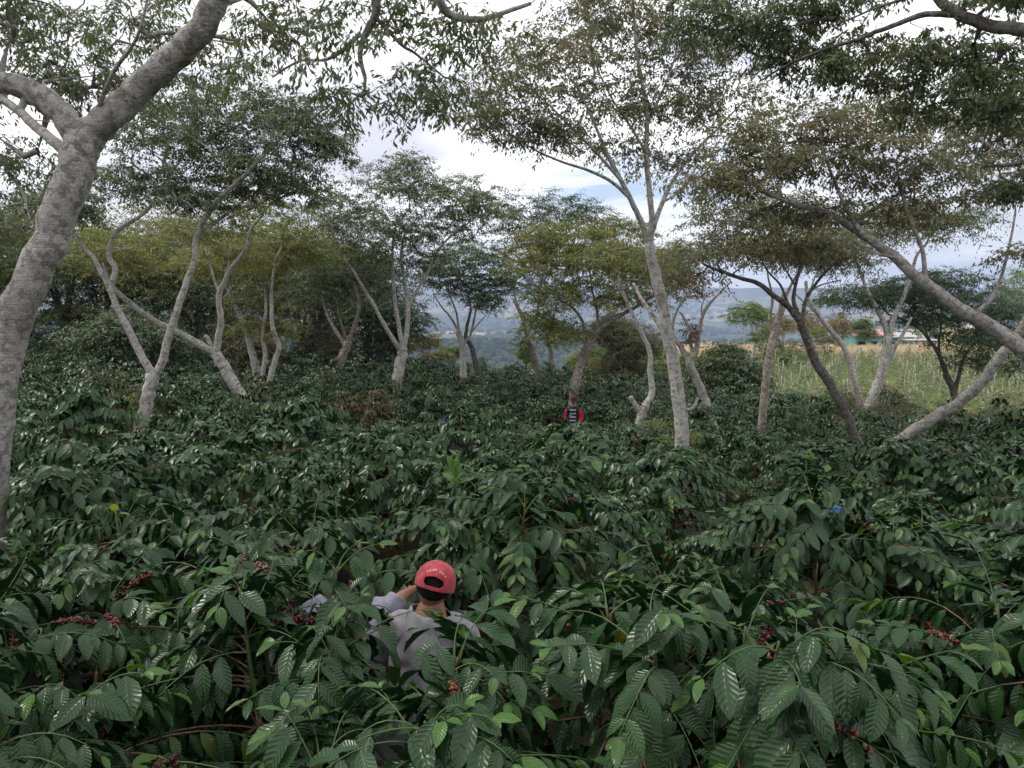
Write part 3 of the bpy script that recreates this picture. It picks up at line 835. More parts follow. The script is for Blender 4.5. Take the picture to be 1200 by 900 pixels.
tree('shade_tree', 'dark-limbed tree arching low over the coffee, its crown spread flat', [
    trunkL([(1001, 510), (988, 478), (974, 452), (957, 425), (946, 398), (938, 376)], 14.5, .10, .075),
    L_([(938, 377), (922, 358), (905, 345), (888, 332), (868, 326), (845, 318), (825, 310)], (14.5, 14), .06, .022),
    L_([(936, 372), (930, 352), (932, 335), (938, 310), (930, 290)], (14.5, 14.6), .045, .015),
    L_([(924, 358), (915, 335), (900, 318), (890, 300)], (14.4, 14.6), .028, .01),
    L_([(940, 374), (945, 350), (958, 330), (975, 312), (995, 300)], (14.5, 14.9), .04, .015),
    L_([(932, 335), (920, 315), (908, 295)], 14.5, .022, .01), L_([(945, 345), (960, 335), (985, 328)], 14.6, .02, .01)],
    [PD(840, 290, 14.2, 60, 20, 90), PD(900, 270, 14.5, 65, 22, 110), PD(960, 285, 14.8, 55, 18, 80), PD(810, 320, 14, 35, 10, 30), PD(860, 245, 14.6, 60, 20, 90), PD(930, 240, 15, 60, 18, 75), PD(1000, 300, 15, 40, 14, 45)],
    M['crown_brown'], M['bark_dark'], 18, TG, dens=48, spray=.36, leaf_len=.080, more=1.05)
tree('shade_tree', 'slim bowed grey trunk next to the V-topped pale tree', [
    trunkL([(1000, 440), (996, 425), (988, 405), (972, 385), (957, 366), (947, 350), (944, 330)], 21, .10, .04),
    L_([(957, 366), (940, 352), (928, 340)], 21, .04, .015), L_([(947, 350), (955, 325), (965, 305)], 21, .03, .012)],
    [PD(950, 300, 21, 50, 14, 50), PD(985, 290, 21, 35, 12, 30)],
    M['crown_dark'], M['bark_pale'], 19, TG, dens=55, spray=.42, leaf_len=.105)
tree('shade_tree', 'pale tree with a clean V of two smooth limbs at the stake field', [
    trunkL([(1022, 468), (1030, 445), (1038, 418), (1041, 395)], 23, .16, .12),
    L_([(1041, 397), (1034, 375), (1022, 352), (1014, 335), (1006, 312), (1000, 290)], (23, 23), .08, .03),
    L_([(1042, 396), (1048, 372), (1060, 345), (1068, 322), (1074, 300), (1086, 285)], (23, 23), .085, .03),
    L_([(1036, 430), (1048, 408), (1060, 388), (1068, 372)], (23, 22.6), .075, .035)],
    [PD(1000, 270, 23, 55, 16, 70), PD(1080, 262, 23, 60, 16, 80), PD(1040, 245, 23.5, 55, 12, 50), PD(1130, 255, 23, 40, 12, 40)],
    M['crown_grey'], M['bark_pale'], 20, TG, dens=58, spray=.46, leaf_len=.11)

tree('shade_tree', 'dark umbrella-shaped tree with crooked black stems over the stakes', [
    trunkL([(1119, 466), (1115, 452), (1108, 438)], 24, .11, .10),
    L_([(1110, 440), (1100, 415), (1090, 400), (1078, 386), (1060, 375), (1040, 368)], (24, 24), .07, .02),
    L_([(1112, 448), (1103, 425), (1100, 402), (1103, 380), (1095, 362)], (24, 24.5), .06, .02),
    L_([(1118, 462), (1124, 440), (1130, 418), (1145, 400), (1160, 385)], (24, 24), .07, .02),
    L_([(1090, 402), (1084, 385), (1080, 370)], 24, .03, .012)],
    [PD(1000, 345, 24, 50, 12, 60), PD(1060, 340, 24, 60, 18, 110), PD(1130, 350, 24.3, 65, 24, 130), PD(1090, 370, 24.5, 50, 10, 50), PD(1180, 380, 24, 45, 28, 80), PD(1130, 395, 23.5, 45, 12, 45), PD(1160, 420, 23.5, 45, 12, 40), PD(1100, 325, 24.5, 50, 10, 50)],
    M['crown_dark'], M['bark_dark'], 21, TG, dens=60, spray=.46, leaf_len=.11)

tree('shade_tree', 'thick smooth grey limb slanting far across from a trunk beyond the frame', [
    (np.vstack([[7.6, 9.2, ghf(7.6, 9.2) - .05], [7.3, 9.2, -1.9], at(1228, 440, 9.3), at(1198, 408, 9.3)]), .13, .115),
    L_([(1200, 410), (1175, 392), (1150, 376), (1128, 364), (1100, 345), (1075, 325), (1050, 302), (1025, 285), (1000, 268), (970, 250), (930, 238), (890, 222)], (9.3, 9.6), .098, .03),
    L_([(1050, 302), (1020, 295), (1003, 285)], (9.4, 9.6), .02, .01),
    L_([(1010, 275), (990, 240), (975, 205), (960, 170)], (9.4, 9.9), .03, .01),
    L_([(1140, 370), (1165, 345), (1180, 300), (1190, 250)], (9.3, 9.6), .03, .012),
    L_([(1085, 333), (1080, 290), (1060, 240), (1050, 190)], (9.4, 10), .03, .012)],
    [PD(850, 210, 9.8, 65, 16, 75), PD(920, 190, 9.8, 70, 20, 90), PD(1000, 170, 10, 80, 24, 110), PD(1080, 200, 10, 70, 22, 90), PD(950, 245, 9.7, 65, 14, 65), PD(1060, 245, 10, 60, 14, 50), PD(1040, 130, 10.2, 80, 22, 90), PD(940, 140, 10, 70, 22, 80), PD(870, 160, 10, 50, 20, 50), PD(1160, 225, 10, 40, 14, 30), PD(1190, 290, 9.3, 30, 14, 18)],
    M['crown_brown'], M['bark_big'], 22, TG, dens=44, spray=.27, leaf_len=.072, sides=16, twig_r=.004, more=1.1)
tree('shade_tree', 'trunk sloping up out of the coffee to meet the thick slanting limb', [
    trunkL([(1060, 512), (1090, 492), (1118, 475), (1140, 458), (1160, 435), (1178, 410)], (12.4, 11.6), .10, .075),
    L_([(1178, 412), (1200, 380), (1230, 330), (1255, 260), (1265, 180)], (11.6, 11), .075, .03)],
    [(at(1240, 170, 11.2), (1.4, 1.4, .6), 80), PD(1170, 150, 11.3, 60, 30, 80), PD(1175, 90, 11.3, 50, 25, 50)],
    M['crown_brown'], M['bark_big'], 23, TG, dens=50, spray=.27, leaf_len=.08, sides=14)
# overhead tree, trunk outside the frame on the right
tree('shade_tree', 'dark overhead bough with hanging sprays reaching in from above the field', [
    (np.array([[6.4, 6.4, ghf(6.4, 6.4) - .05], [6.3, 6.3, -1], [6.2, 6.2, 1.0], at(1330, 120, 6.1)]), .14, .10),
    L_([(1330, 120, 6.1), (1260, 55, 6.1), (1200, 36, 6.2), (1160, 30, 6.3), (1120, 15, 6.4), (1090, -12, 6.5), (1050, -40, 6.6)], 6, .062, .03),
    L_([(1122, 17, 6.4), (1085, 17, 6.5), (1060, 25, 6.6), (1030, 36, 6.7), (1000, 48, 6.8), (965, 58, 7.0), (925, 75, 7.2), (890, 95, 7.4)], 6, .026, .008),
    L_([(1092, -8, 6.5), (1050, 2, 6.6), (1020, 12, 6.7), (990, 25, 6.9)], 6, .014, .006),
    L_([(1330, 130, 6.1), (1270, 160, 6.6), (1200, 190, 7.0), (1150, 195, 7.2)], 6, .04, .012)],
    [PD(1150, 70, 6.8, 60, 26, 55), PD(1050, 70, 7.2, 70, 26, 65), PD(960, 60, 7.5, 65, 26, 60), PD(1180, -10, 6.3, 60, 15, 35), PD(900, 20, 7.5, 70, 28, 65), PD(990, -10, 7, 60, 20, 40), PD(1180, 120, 7.2, 40, 18, 30),
     PD(980, 72, 6.95, 12, 16, 16, .12), PD(1190, 215, 7.1, 35, 12, 18), PD(1100, 120, 7.6, 60, 18, 45), PD(830, 15, 7.6, 50, 24, 45)],
    M['crown_grey'], M['bark_dark'], 24, TG, leaf_len=.062, dens=44, spray=.17, nu=1, twig_r=.003, droop=.7)


# --- background woodland: each tree with its own trunk, limbs and crown
def wood_tree(px, py_foot, Y, H, W, leaf, bark, label, seed, dens=44, name='woodland_tree', group=UG, low=.25, cone=0, leaf_len=.17, spray=.7, npads=14, cat='tree', nper=None, zbase=None):
    rng = np.random.default_rng(seed)
    c = at(px, py_foot, Y); x, y = c[0], c[1]
    z = ghf(x, y)
    tr = .035 * H ** .9 * rng.uniform(.8, 1.15)
    fork = z + H * rng.uniform(.25, .38)
    lean = rng.normal(0, .04 * H, 2)
    limbs = [(np.array([[x, y, z - .1], [x + lean[0] * .5, y, (z + fork) / 2], [x + lean[0], y + lean[1], fork]]), tr, tr * .75)]
    pads = []
    for i in range(npads):
        a = i * 2.4 + rng.random(); rr = W * .62 * math.sqrt((i + .5) / npads)
        h = z + H * (low + (1 - low) * (.30 + .62 * (1 - (rr / W) ** 2) * rng.uniform(.7, 1.05)))
        if i % 3 == 2: h -= H * (.2 + .3 * rng.random()) * (1 if low < .3 else .5)
        q = np.array([x + lean[0] + rr * math.cos(a), y + lean[1] + rr * math.sin(a), h])
        pads.append((q, (W * .40 * rng.uniform(.8, 1.2), W * .40, H * .11 * rng.uniform(.8, 1.4)), nper or 30))
        if i < 5:
            s = np.array([x + lean[0], y + lean[1], fork])
            limbs.append((np.array([s, s * .5 + q * .5 + np.array([0, 0, .04 * H]), q - np.array([0, 0, .05 * H])]), tr * .45, tr * .14))
    return tree(name, label, limbs, pads, leaf, bark, seed, group, leaf_len=leaf_len, dens=dens, spray=spray, sides=7, twig_r=.012, cat=cat, yellow=.05)


specs = [
    # px, foot, Y, H, W, leaf, bark, label
    (70, 395, 31, 6.6, 3.2, 'crown_olive', 'bark_dark', 'yellow-green woodland tree showing between the thick trunk and the V trunk'),
    (20, 395, 30, 6.6, 3.6, 'crown_dark', 'bark_dark', 'dark woodland tree half hidden behind the thick leaning trunk'),
    (120, 395, 34, 7.4, 4.0, 'crown_olive', 'bark_dark', 'broad olive woodland tree behind the wide V trunk'),
    (178, 398, 33, 7.0, 3.6, 'crown_olive', 'bark_brown', 'mossy olive woodland tree behind the crossing pale limbs'),
    (232, 400, 33, 6.0, 3.6, 'crown_dark', 'bark_dark', 'very dark low woodland tree behind the long diagonal limb'),
    (200, 398, 38, 8.8, 4.2, 'crown_olive', 'bark_pale', 'taller olive woodland tree topping the wood above the long diagonal limb'),
    (270, 402, 40, 8.4, 4.2, 'crown_brown', 'bark_pale', 'rounded dry-green woodland tree behind the yellowish leaning crown'),
    (150, 396, 27, 3.4, 2.2, 'crown_dark', 'bark_pale', 'low bushy dark tree filling the gap under the V trunk limbs'),
    (345, 405, 37, 6.0, 2.2, 'crown_dark', 'bark_dark', 'round dark-crowned small tree beside the bluish gap in the wood'),
    (375, 408, 35, 6.6, 2.2, 'crown_brown', 'bark_dark', 'thin-limbed tree between the bluish gap and the reddish brown stems'),
    (425, 410, 36, 7.2, 3.0, 'crown_dark', 'bark_dark', 'deep green woodland tree behind the reddish brown stems'),
    (448, 412, 34, 5.6, 2.4, 'crown_dark', 'bark_dark', 'dense dark tree behind the fan of three stems'),
    (385, 408, 42, 8.2, 3.6, 'crown_brown', 'bark_dark', 'tall muted tree rising over the reddish brown one'),
    (320, 405, 44, 8.2, 4.0, 'crown_olive', 'bark_dark', 'pale olive tree at the back of the wood above the thin wavy trunk'),
    (40, 395, 42, 9.6, 5.0, 'crown_olive', 'bark_dark', 'large bright-topped woodland tree at the wooded end of the plantation'),
    (290, 404, 31, 3.0, 1.3, 'crown_brown', 'bark_pale', 'straggly low tree with brown undergrowth between the pale trunks'),
]
for i, (px, pf, Y, H, W, lf, bk, lb) in enumerate(specs):
    wood_tree(px, pf, Y, H, W, M[lf], M[bk], lb, 100 + i)

specs2 = [
    (735, 425, 33, 4.2, 1.9, 'crown_brown', 'bark_dark', 'broad low tree with a dark short trunk between the stump-forked and leaning trunks'),
    (850, 430, 29, 3.0, 1.35, 'crown_dark', 'bark_dark', 'round dense dark green tree by the half-bare knobbed tree'),
    (695, 425, 40, 2.4, 1.3, 'far_green', 'bark_brown', 'small yellow-green bushy tree at the brow behind the brown leaning tree'),
]
for i, (px, pf, Y, H, W, lf, bk, lb) in enumerate(specs2):
    wood_tree(px, pf, Y, H, W, M[lf], M[bk], lb, 140 + i, group='small trees at the edge of the coffee', low=.1, name='small_tree', nper=30)

# ------------------------------------------------------------------ coffee
BH = 1.75


def coffee_mesh(seed, H, Rr, nb, lod, leaf_len=.138, keep=None, young=.10, red=0.0, stems=None, reach=1.0, tall_shoots=2):
    """returns (foliage MB, wood MB, [cherry node points]); lod 0 = near, 1 = middle, 2 = far"""
    rng = np.random.default_rng(seed)
    wood = MB(); fol = MB()
    ns = stems or int(rng.integers(3, 6))
    S = []
    for i in range(ns):
        a = i * 2 * PI / ns + rng.uniform(-.4, .4)
        lean = rng.uniform(.12, .34) * H * .75
        h = H * rng.uniform(.86, 1.04)
        P = catmull([[.06 * math.cos(a), .06 * math.sin(a), 0], [.45 * lean * math.cos(a), .45 * lean * math.sin(a), h * .4],
                     [.8 * lean * math.cos(a + .1), .8 * lean * math.sin(a + .1), h * .75], [lean * math.cos(a + .15), lean * math.sin(a + .15), h]], 5)
        S.append(P)
        if keep is not None:
            ok_ = keep(P); cut = len(P) if ok_.all() else max(4, int(np.argmin(ok_)))
            P = P[:cut]
        kk = len(P) * 3 // 5
        wood.tube(P[:kk + 1], np.linspace(.021, .011, kk + 1), 6 if lod == 0 else 4, 0)
        wood.tube(P[kk:], np.linspace(.011, .004, len(P) - kk), 6 if lod == 0 else 4, 1)
    nodes = []
    B, D, U, LN, WD, LV = [], [], [], [], [], []
    for b in range(nb):
        s = S[b % ns]
        t = rng.uniform(.22, 1.0) ** .72
        f = t * (len(s) - 1); i0 = min(int(f), len(s) - 2)
        p0 = s[i0] + (s[i0 + 1] - s[i0]) * (f - i0)
        out_a = math.atan2(p0[1], p0[0])
        az = out_a + rng.normal(0, 1.35) if t < .85 else rng.uniform(0, 2 * PI)
        prof = (1 - .62 * t ** 3.2)
        L = Rr * prof * rng.uniform(.6, 1.08) * reach
        top = t > .9
        el = R(8 + 42 * t ** 3 + rng.normal(0, 9))
        if top and rng.random() < .35: el = R(62); L *= .9
        drp = rng.uniform(.2, .8) * L
        n = 9
        ss = np.linspace(0, 1, n)
        bend = rng.normal(0, .25)
        hx = np.cos(az + bend * ss); hy = np.sin(az + bend * ss)
        r_ = ss * L * math.cos(el)
        P = np.stack([p0[0] + hx * r_, p0[1] + hy * r_, p0[2] + ss * L * math.sin(el) - drp * ss ** 2.1], 1)
        P[:, 2] = np.maximum(P[:, 2], .06)
        if keep is not None and not keep(P[6:7])[0]: wd_ok = False
        else: wd_ok = True
        if not wd_ok: pass
        elif lod < 2:
            kq = 5 if t < .75 else 2
            wood.tube(P[:kq], np.linspace(.0045, .0035, kq), 4, 0)
            wood.tube(P[kq - 1:], np.linspace(.0032, .0014, 10 - kq), 4, 1)
        elif b % 3 == 0:
            wood.tube(P[::2], np.linspace(.006, .003, 5), 3, 0)
        step = .047 if lod == 0 else (.050 if lod == 1 else .060)
        npair = max(3, int(L * .74 / step))
        sp = np.linspace(.26 if t < .7 else .10, 1.0, npair) + rng.normal(0, .008, npair)
        sp = np.clip(sp, 0, 1)
        fi = sp * (n - 1); ii = np.minimum(fi.astype(int), n - 2); fr = (fi - ii)[:, None]
        C = P[ii] * (1 - fr) + P[ii + 1] * fr
        T = nrm(P[ii + 1] - P[ii])
        perp = nrm(np.cross(T, [0, 0, 1.0]))
        roll = rng.normal(0, .25)
        tip = np.clip((sp - .82) / .18, 0, 1)
        dro = rng.uniform(.3, 1.9) * (1 - .45 * t ** 2) * (1 - .7 * tip)
        br_c = rng.random()
        is_red = rng.random() < red
        for sg in (1, -1):
            phi = R(62) - tip * R(30) + rng.normal(0, .16, npair)
            d = T * np.cos(phi)[:, None] + perp * (sg * np.sin(phi))[:, None]
            d[:, 2] -= dro * (.75 + .5 * rng.random(npair)) - .22 * tip + sg * roll * .3
            up = np.tile([0, 0, 1.0], (npair, 1)) + rng.normal(0, .16, (npair, 3)) + T * .25
            lon = leaf_len * (1.05 - .48 * tip) * rng.uniform(.6, 1.2, npair)
            keepm = rng.random(npair) < (.93 if lod < 2 else .96)
            yv = np.clip(tip * 1.7 - .4, 0, 1) * (rng.random() < .85) * rng.uniform(.5, 1.0)
            yv = np.where(rng.random(npair) < .012, .85, yv)
            B.append((C + nrm(d) * .006)[keepm]); D.append(d[keepm]); U.append(up[keepm]); LN.append(lon[keepm]); WD.append((lon * rng.uniform(.40, .50, npair))[keepm])
            lv = np.stack([rng.random(npair) * .6 + .4 * br_c, yv, np.full(npair, 1.0 if is_red else rng.random() * .9)], 1)
            if is_red: lv[:, 1] = np.where(rng.random(npair) < .5, .9, .2)
            LV.append(lv[keepm])
        if lod == 0 and t < .9:
            for s_ in np.arange(.18, .6, .09):
                j = min(int(s_ * (n - 1)), n - 2)
                nodes.append((P[j] * (1 - (s_ * (n - 1) - j)) + P[j + 1] * (s_ * (n - 1) - j), b))
    B = np.vstack(B); D = np.vstack(D); U = np.vstack(U); LN = np.concatenate(LN); WD = np.concatenate(WD); LV = np.vstack(LV)
    if keep is not None:
        mk = keep(B + nrm(D) * (LN * .5)[:, None]) & keep(B + nrm(D) * LN[:, None])
        B, D, U, LN, WD, LV = B[mk], D[mk], U[mk], LN[mk], WD[mk], LV[mk]
    g = {0: (7, 4), 1: (3, 2), 2: (2, 2)}[lod]
    leaf_cloud(fol, B, D, U, LN * (1, 1.04, 1.12)[lod], WD * (1, 1.04, 1.12)[lod], rng, nu=g[0], nv=g[1], fold=.38, curl=.20, wave=.022 if lod == 0 else .03, lv=LV)
    return fol, wood, nodes


def cherry_cluster(p, rng, n=9):
    mb = MB()
    for i in range(n):
        u = rng.normal(0, 1, 3); u /= np.linalg.norm(u)
        c = p + u * np.array([.016, .016, .012]) * rng.uniform(.7, 1.4)
        mb.sphere(c, rng.uniform(.0065, .0085), 8, 6, 0, (rng.random(), 0, 0), (1, 1, 1.12))
    return mb


FIELDG = 'coffee bushes filling the shaded plantation'
wood_m = [M['coffee_wood'], M['coffee_twig']]
protos = {0: [], 1: [], 2: []}


def make_bush(seed, lod, x, y, rz, sc, label, H=BH, Rr=1.0, nb=90, keep=None, red=0.0, leaf=None, cherries=0, name='coffee_bush', group=FIELDG, stems=None, leaf_len=.138, z=None):
    if keep is not None:
        c_, s_ = math.cos(rz), math.sin(rz)
        org = np.array([x, y, ghf(x, y) - .03])
        Rm = np.array([[c_, -s_, 0], [s_, c_, 0], [0, 0, 1]])
        kp = lambda P: keep((P * sc) @ Rm.T + org)
    else: kp = None
    fol, wd, nodes = coffee_mesh(seed, H, Rr, nb, lod, keep=kp, red=red, stems=stems, leaf_len=leaf_len)
    root = empty(name, (x, y, ghf(x, y) - .03), label, 'coffee bush', group, rz)
    root.scale = (sc, sc, sc)
    fol.build('foliage', leaf or (M['coffee_leaf'] if lod == 0 else M['coffee_leaf_far']), root)
    wd.build('stem', wood_m, root)
    if cherries and nodes:
        rng = np.random.default_rng(seed + 7)
        pick = sorted(range(len(nodes)), key=lambda j: abs(nodes[j][0][2] - H * .90) + .02 * (nodes[j][1] % 5))
        pick = [j for j in pick]
        brs = {}
        cnt = 0
        for j in pick:
            p, b = nodes[j]
            if b % 9 in (0, 4) and cnt < cherries and p[2] > .4:
                if kp is not None and not kp(p[None])[0]: continue
                cherry_cluster(p, rng, int(rng.integers(8, 17))).build('cherry_cluster', M['cherry'], root); cnt += 1
    return root


# where the workers stand (world x, y): bushes leave room for them
cap_man = at(505, 700, 3.55)
spots_clear = [(cap_man[0], cap_man[1], .42)]


def sightline(p0, rad0, hull=None):
    """space kept free of twigs round a worker's upper body"""
    p0 = np.asarray(p0)
    return lambda P: (((P - p0) ** 2).sum(-1) > rad0 ** 2)


# --- the near bushes, one by one
near_defs = [
    # x, y, H, R, nb, rz, label
    (-1.65, 2.4, 1.42, 1.0, 92, .3, 'nearest coffee bush at the lower corner, long yellow-noded shoots over an orange stem'),
    (-.30, 2.25, 1.42, .85, 100, 1.1, 'near coffee bush whose hanging leaves cover the waist of the man in the red cap'),
    (.68, 2.55, 1.60, 1.0, 100, 2.2, 'near coffee bush with red cherries beside the red-capped man, to his right'),
    (1.75, 2.05, 1.0, .8, 70, .9, 'low near coffee bush at the bottom edge under the dark gap'),
    (2.35, 3.1, 1.62, 1.0, 92, 4.0, 'tall near coffee bush at the lower corner with combed drooping leaves and bright tips'),
    (-3.0, 3.1, 1.35, .95, 90, 5.1, 'near coffee bush under the thick leaning trunk, spreading low'),
    (-1.55, 4.35, 1.62, .95, 90, 3.3, 'coffee bush hiding the stooping workers in grey-blue shirts'),
    (-.05, 5.0, 1.72, 1.0, 96, .2, 'coffee bush straight beyond the red cap, its leaves hanging in combs'),
    (-.92, 3.0, 1.60, .80, 96, 2.0, 'near coffee bush between the camera side and the stooping pair, leaves lapping their backs'),
    (-2.35, 3.75, 1.55, .95, 84, 5.0, 'coffee bush beside the person in the blue-grey shirt, on the trunk side'),
    (1.1, 3.95, 1.5, .9, 84, 2.7, 'coffee bush to the right of the red cap with upright light shoots'),
    (3.6, 4.4, 1.8, 1.05, 96, 1.9, 'coffee bush at the side edge with red cherries showing on top'),
    (2.35, 5.3, 1.72, 1.0, 92, 5.6, 'coffee bush beyond the dark gap, broad-topped and glossy'),
    (-2.45, 5.1, 1.6, .95, 96, 2.5, 'glossy broad coffee bush just right of the thick trunk foot'),
    (-4.05, 4.5, 1.0, .9, 90, .6, 'coffee bush hiding the foot of the thick leaning trunk'),
]
capc = at(512, 684, 3.55)


def keep_workers(P):
    # clear of the red-capped man (head, back), of the stooping pair, and of the camera
    m = ((P - capc) ** 2).sum(-1) > .17 ** 2
    ax0 = at(500, 725, 3.5); ax1 = at(468, 885, 3.35)
    t = np.clip(((P - ax0) @ (ax1 - ax0)) / ((ax1 - ax0) ** 2).sum(), 0, 1)
    dd = np.linalg.norm(P - (ax0 + t[..., None] * (ax1 - ax0)), axis=-1)
    m &= dd > .19
    for q, r in ((at(372, 708, 4.0), .13), (at(440, 712, 4.0), .14), (at(404, 690, 4.5), .10)):
        m &= ((P - q) ** 2).sum(-1) > r * r
    m &= np.linalg.norm(P, axis=-1) > 1.25
    return m


def keep_front(P):
    m = keep_workers(P)
    # an opening in the twigs through which head and back of the man show
    Y = np.maximum(P[..., 1], .1)
    ry = P[..., 1] * CT - P[..., 2] * ST; uu = P[..., 0] / ry * F + 600; vv = 450 - (P[..., 1] * ST + P[..., 2] * CT) / ry * F
    hsh = np.sin(P[..., 0] * 91.7 + P[..., 2] * 57.3 + P[..., 1] * 33.1) * .5 + .5
    op = (P[..., 1] < 3.55)
    inside = lambda cx_, cy_, rx_, ry_: ((uu - cx_) / rx_) ** 2 + ((vv - cy_) / ry_) ** 2 < 1
    head = inside(511, 684, 33, 31)
    back = inside(492, 768, 40, 46) & (hsh > .42)
    pair = inside(366, 708, 18, 13) | inside(440, 704, 20, 9) | inside(467, 698, 11, 8) | inside(406, 682, 7, 11)
    belt = inside(456, 880, 24, 24)
    return m & ~(op & (head | back | belt)) & ~((P[..., 1] < 4.4) & pair)


placed = []
for i, (x, y, H, Rr, nb, rz, lb) in enumerate(near_defs):
    make_bush(300 + i, 0, x, y, rz, 1.0, lb, H, Rr, int(nb * 1.15), keep=keep_front if y < 4.6 and abs(x) < 2.6 else keep_workers, cherries=(34 if i in (0, 1, 2, 4, 9) else 14))
    placed.append((x, y))

# prototypes
for lod, n, nb in ((0, 4, 96), (1, 5, 112), (2, 6, 108)):
    for j in range(n):
        o = make_bush(400 + lod * 20 + j, lod, 0, 0, 0, 1, 'coffee bush', BH, .90, nb, red=0, cherries=0, leaf_len=(.145, .125, .115)[lod])
        protos[lod].append([o, False])
red_proto = [make_bush(480 + j, 1, 0, 0, 0, 1, 'coffee bush', BH, 1.0, 88, red=.10, leaf=M['rusty_leaf'], leaf_len=.125) for j in range(1)]

rng = np.random.default_rng(77)
pts = []
SP = 1.62
yy = 3.2
row = 0
while yy < 38.5:
    w_ = .70 * yy + 3.0
    nx = int(w_ / SP)
    for ix in range(-nx, nx + 1):
        x = ix * SP + (row % 2) * SP * .5 + rng.normal(0, .2)
        y = yy + rng.normal(0, .2)
        pts.append((x, y))
    yy += 1.42; row += 1


def edge_y(x, y):
    """far edge of the coffee: nearer on the right where the stake field starts"""
    a = x / max(y, 1)
    return np.interp(a, [-.7, -.1, .05, .22, .30, .45, .7], [38, 38, 36.5, 33, 26.5, 25, 24])


tree_feet = [tuple(o.location) for o in bpy.data.objects if o.name.startswith('shade_tree')]
workers = [(at(672, 480, 20.6)[0], 20.6), (at(535, 492, 18)[0], 18), (at(983, 585, 8.6)[0], 8.6), (-.35, 3.5)]
VIEWS = [(5, 640, 6.0, 12), (672, 499, 20.6, 14), (535, 494, 18, 13), (983, 590, 8.6, 13), (533, 572, 6.6, 13), (951, 545, 11.5, 8), (172, 475, 15, 8), (800, 521, 12, 10), (749, 497, 16.5, 8), (826, 470, 17.5, 8), (893, 497, 18, 6),
         (1001, 510, 14.5, 8), (1062, 512, 12.4, 10), (270, 442, 19, 6), (673, 462, 22.5, 6), (468, 436, 25, 6), (310, 440, 22, 10), (1025, 470, 23, 8), (543, 437, 29, 6), (396, 432, 27, 5),
         (1100, 490, 13, 30), (460, 495, 18, 25), (1120, 478, 24, 90), (900, 457, 24, 60)]
sel = []
for (x, y) in pts:
    if y > edge_y(x, y): continue
    if y < 6.2 and any((x - a) ** 2 + (y - b) ** 2 < 1.15 ** 2 for a, b in placed): continue
    if y < 4.8 and abs(x) < 3.4: continue
    if any((x - a) ** 2 + (y - b) ** 2 < .75 ** 2 for a, b in workers): continue
    sx_ = .745 * y + 1.6
    if abs(x) > sx_: continue
    if math.hypot(x, y) > 6 and rng.random() < .08: continue
    if any((x - a) ** 2 + (y - b) ** 2 < .45 ** 2 for a, b, c in tree_feet): x += .5
    sel.append((x, y))
sel.sort(key=lambda p: p[0] ** 2 + p[1] ** 2)
NIND = 300 - len(near_defs)
ind, rest = sel[:NIND], sel[NIND:]
LBL = {0: 'glossy dark green coffee bush of the near rows, its leaf pairs plainly readable',
       1: 'dark green coffee bush in the middle of the plantation among the pale trunks',
       2: 'small-looking dark coffee bush in the far rows towards the plantation edge'}
for n_, (x, y) in enumerate(ind):
    d = math.hypot(x, y)
    lod = 0 if d < 7.2 else (1 if d < 15 else 2)
    px = x / y * F + 600
    rx, ry = at(470, 478, 18)[:2]
    if (x - rx) ** 2 + (y - ry) ** 2 < 1.1 ** 2 and not red_proto[0].get('used'):
        o = red_proto[0]; o['used'] = 1; del o['used']; red_used = True
        o['label'] = 'coffee bush with rusty orange and red leaves left of the crouching navy figure'
        o.location = (x, y, ghf(x, y) - .03); red_proto[0] = {'used': 1}
        continue
    ent = protos[lod][int(rng.integers(0, len(protos[lod])))]
    if ent[1]: o = copy_tree(ent[0])
    else: o = ent[0]; ent[1] = True
    sc = rng.uniform(.84, 1.16)
    s2 = 1.0
    zs = rng.uniform(.86, 1.10)
    zs *= sc
    g0 = ghf(x, y)
    for (tx, ty, tY, tw) in VIEWS:
        if tY - 7 < y < tY + .2 and abs(px - tx) < tw + (950 if tw in (14, 13, 12) else 520) / y:
            lim = (at(tx, ty, y)[2] - g0) / (BH * 1.06)
            zs = min(zs, max(lim, .55))
    o.location = (x, y, ghf(x, y) - .03); o.rotation_euler = (rng.normal(0, .03), rng.normal(0, .03), rng.uniform(0, 6.28)); o.scale = (sc * 1.04, sc * 1.04, zs)
    o['label'] = LBL[lod]
    o['group'] = FIELDG + (' near rows', ' middle rows', ' far rows')[lod]
for lod in protos:
    for ent in protos[lod]:
        if not ent[1]:
            for c in list(ent[0].children): bpy.data.objects.remove(c)
            bpy.data.objects.remove(ent[0])
# the rest of the plantation, beyond the three hundred that show largest: one object
if rest:
    big = MB()
    fb, wb, _ = coffee_mesh(900, BH, .95, 80, 2, leaf_len=.125)
    fb2, _, _ = coffee_mesh(901, BH, .95, 80, 2, leaf_len=.125)
    srcs = [(np.vstack(f.v), np.vstack(f.q), np.vstack(f.lv), np.vstack(f.uv)) for f in (fb, fb2)]
    for (x, y) in rest:
        V, Q, LVv, UVv = srcs[int(rng.integers(0, 2))]
        a = rng.uniform(0, 6.28); s = rng.uniform(.82, 1.15)
        Rm = np.array([[math.cos(a), -math.sin(a), 0], [math.sin(a), math.cos(a), 0], [0, 0, 1]])
        big.add((V * s) @ Rm.T + np.array([x, y, ghf(x, y) - .03]), Q, 0, LVv, UVv)
    o = big.build('coffee_hedge', M['coffee_leaf_far'])
    tag(o, 'unbroken mass of dark coffee along the far edge of the plantation', 'coffee hedge', kind='stuff')
print('bushes', len(ind), 'rest', len(rest))


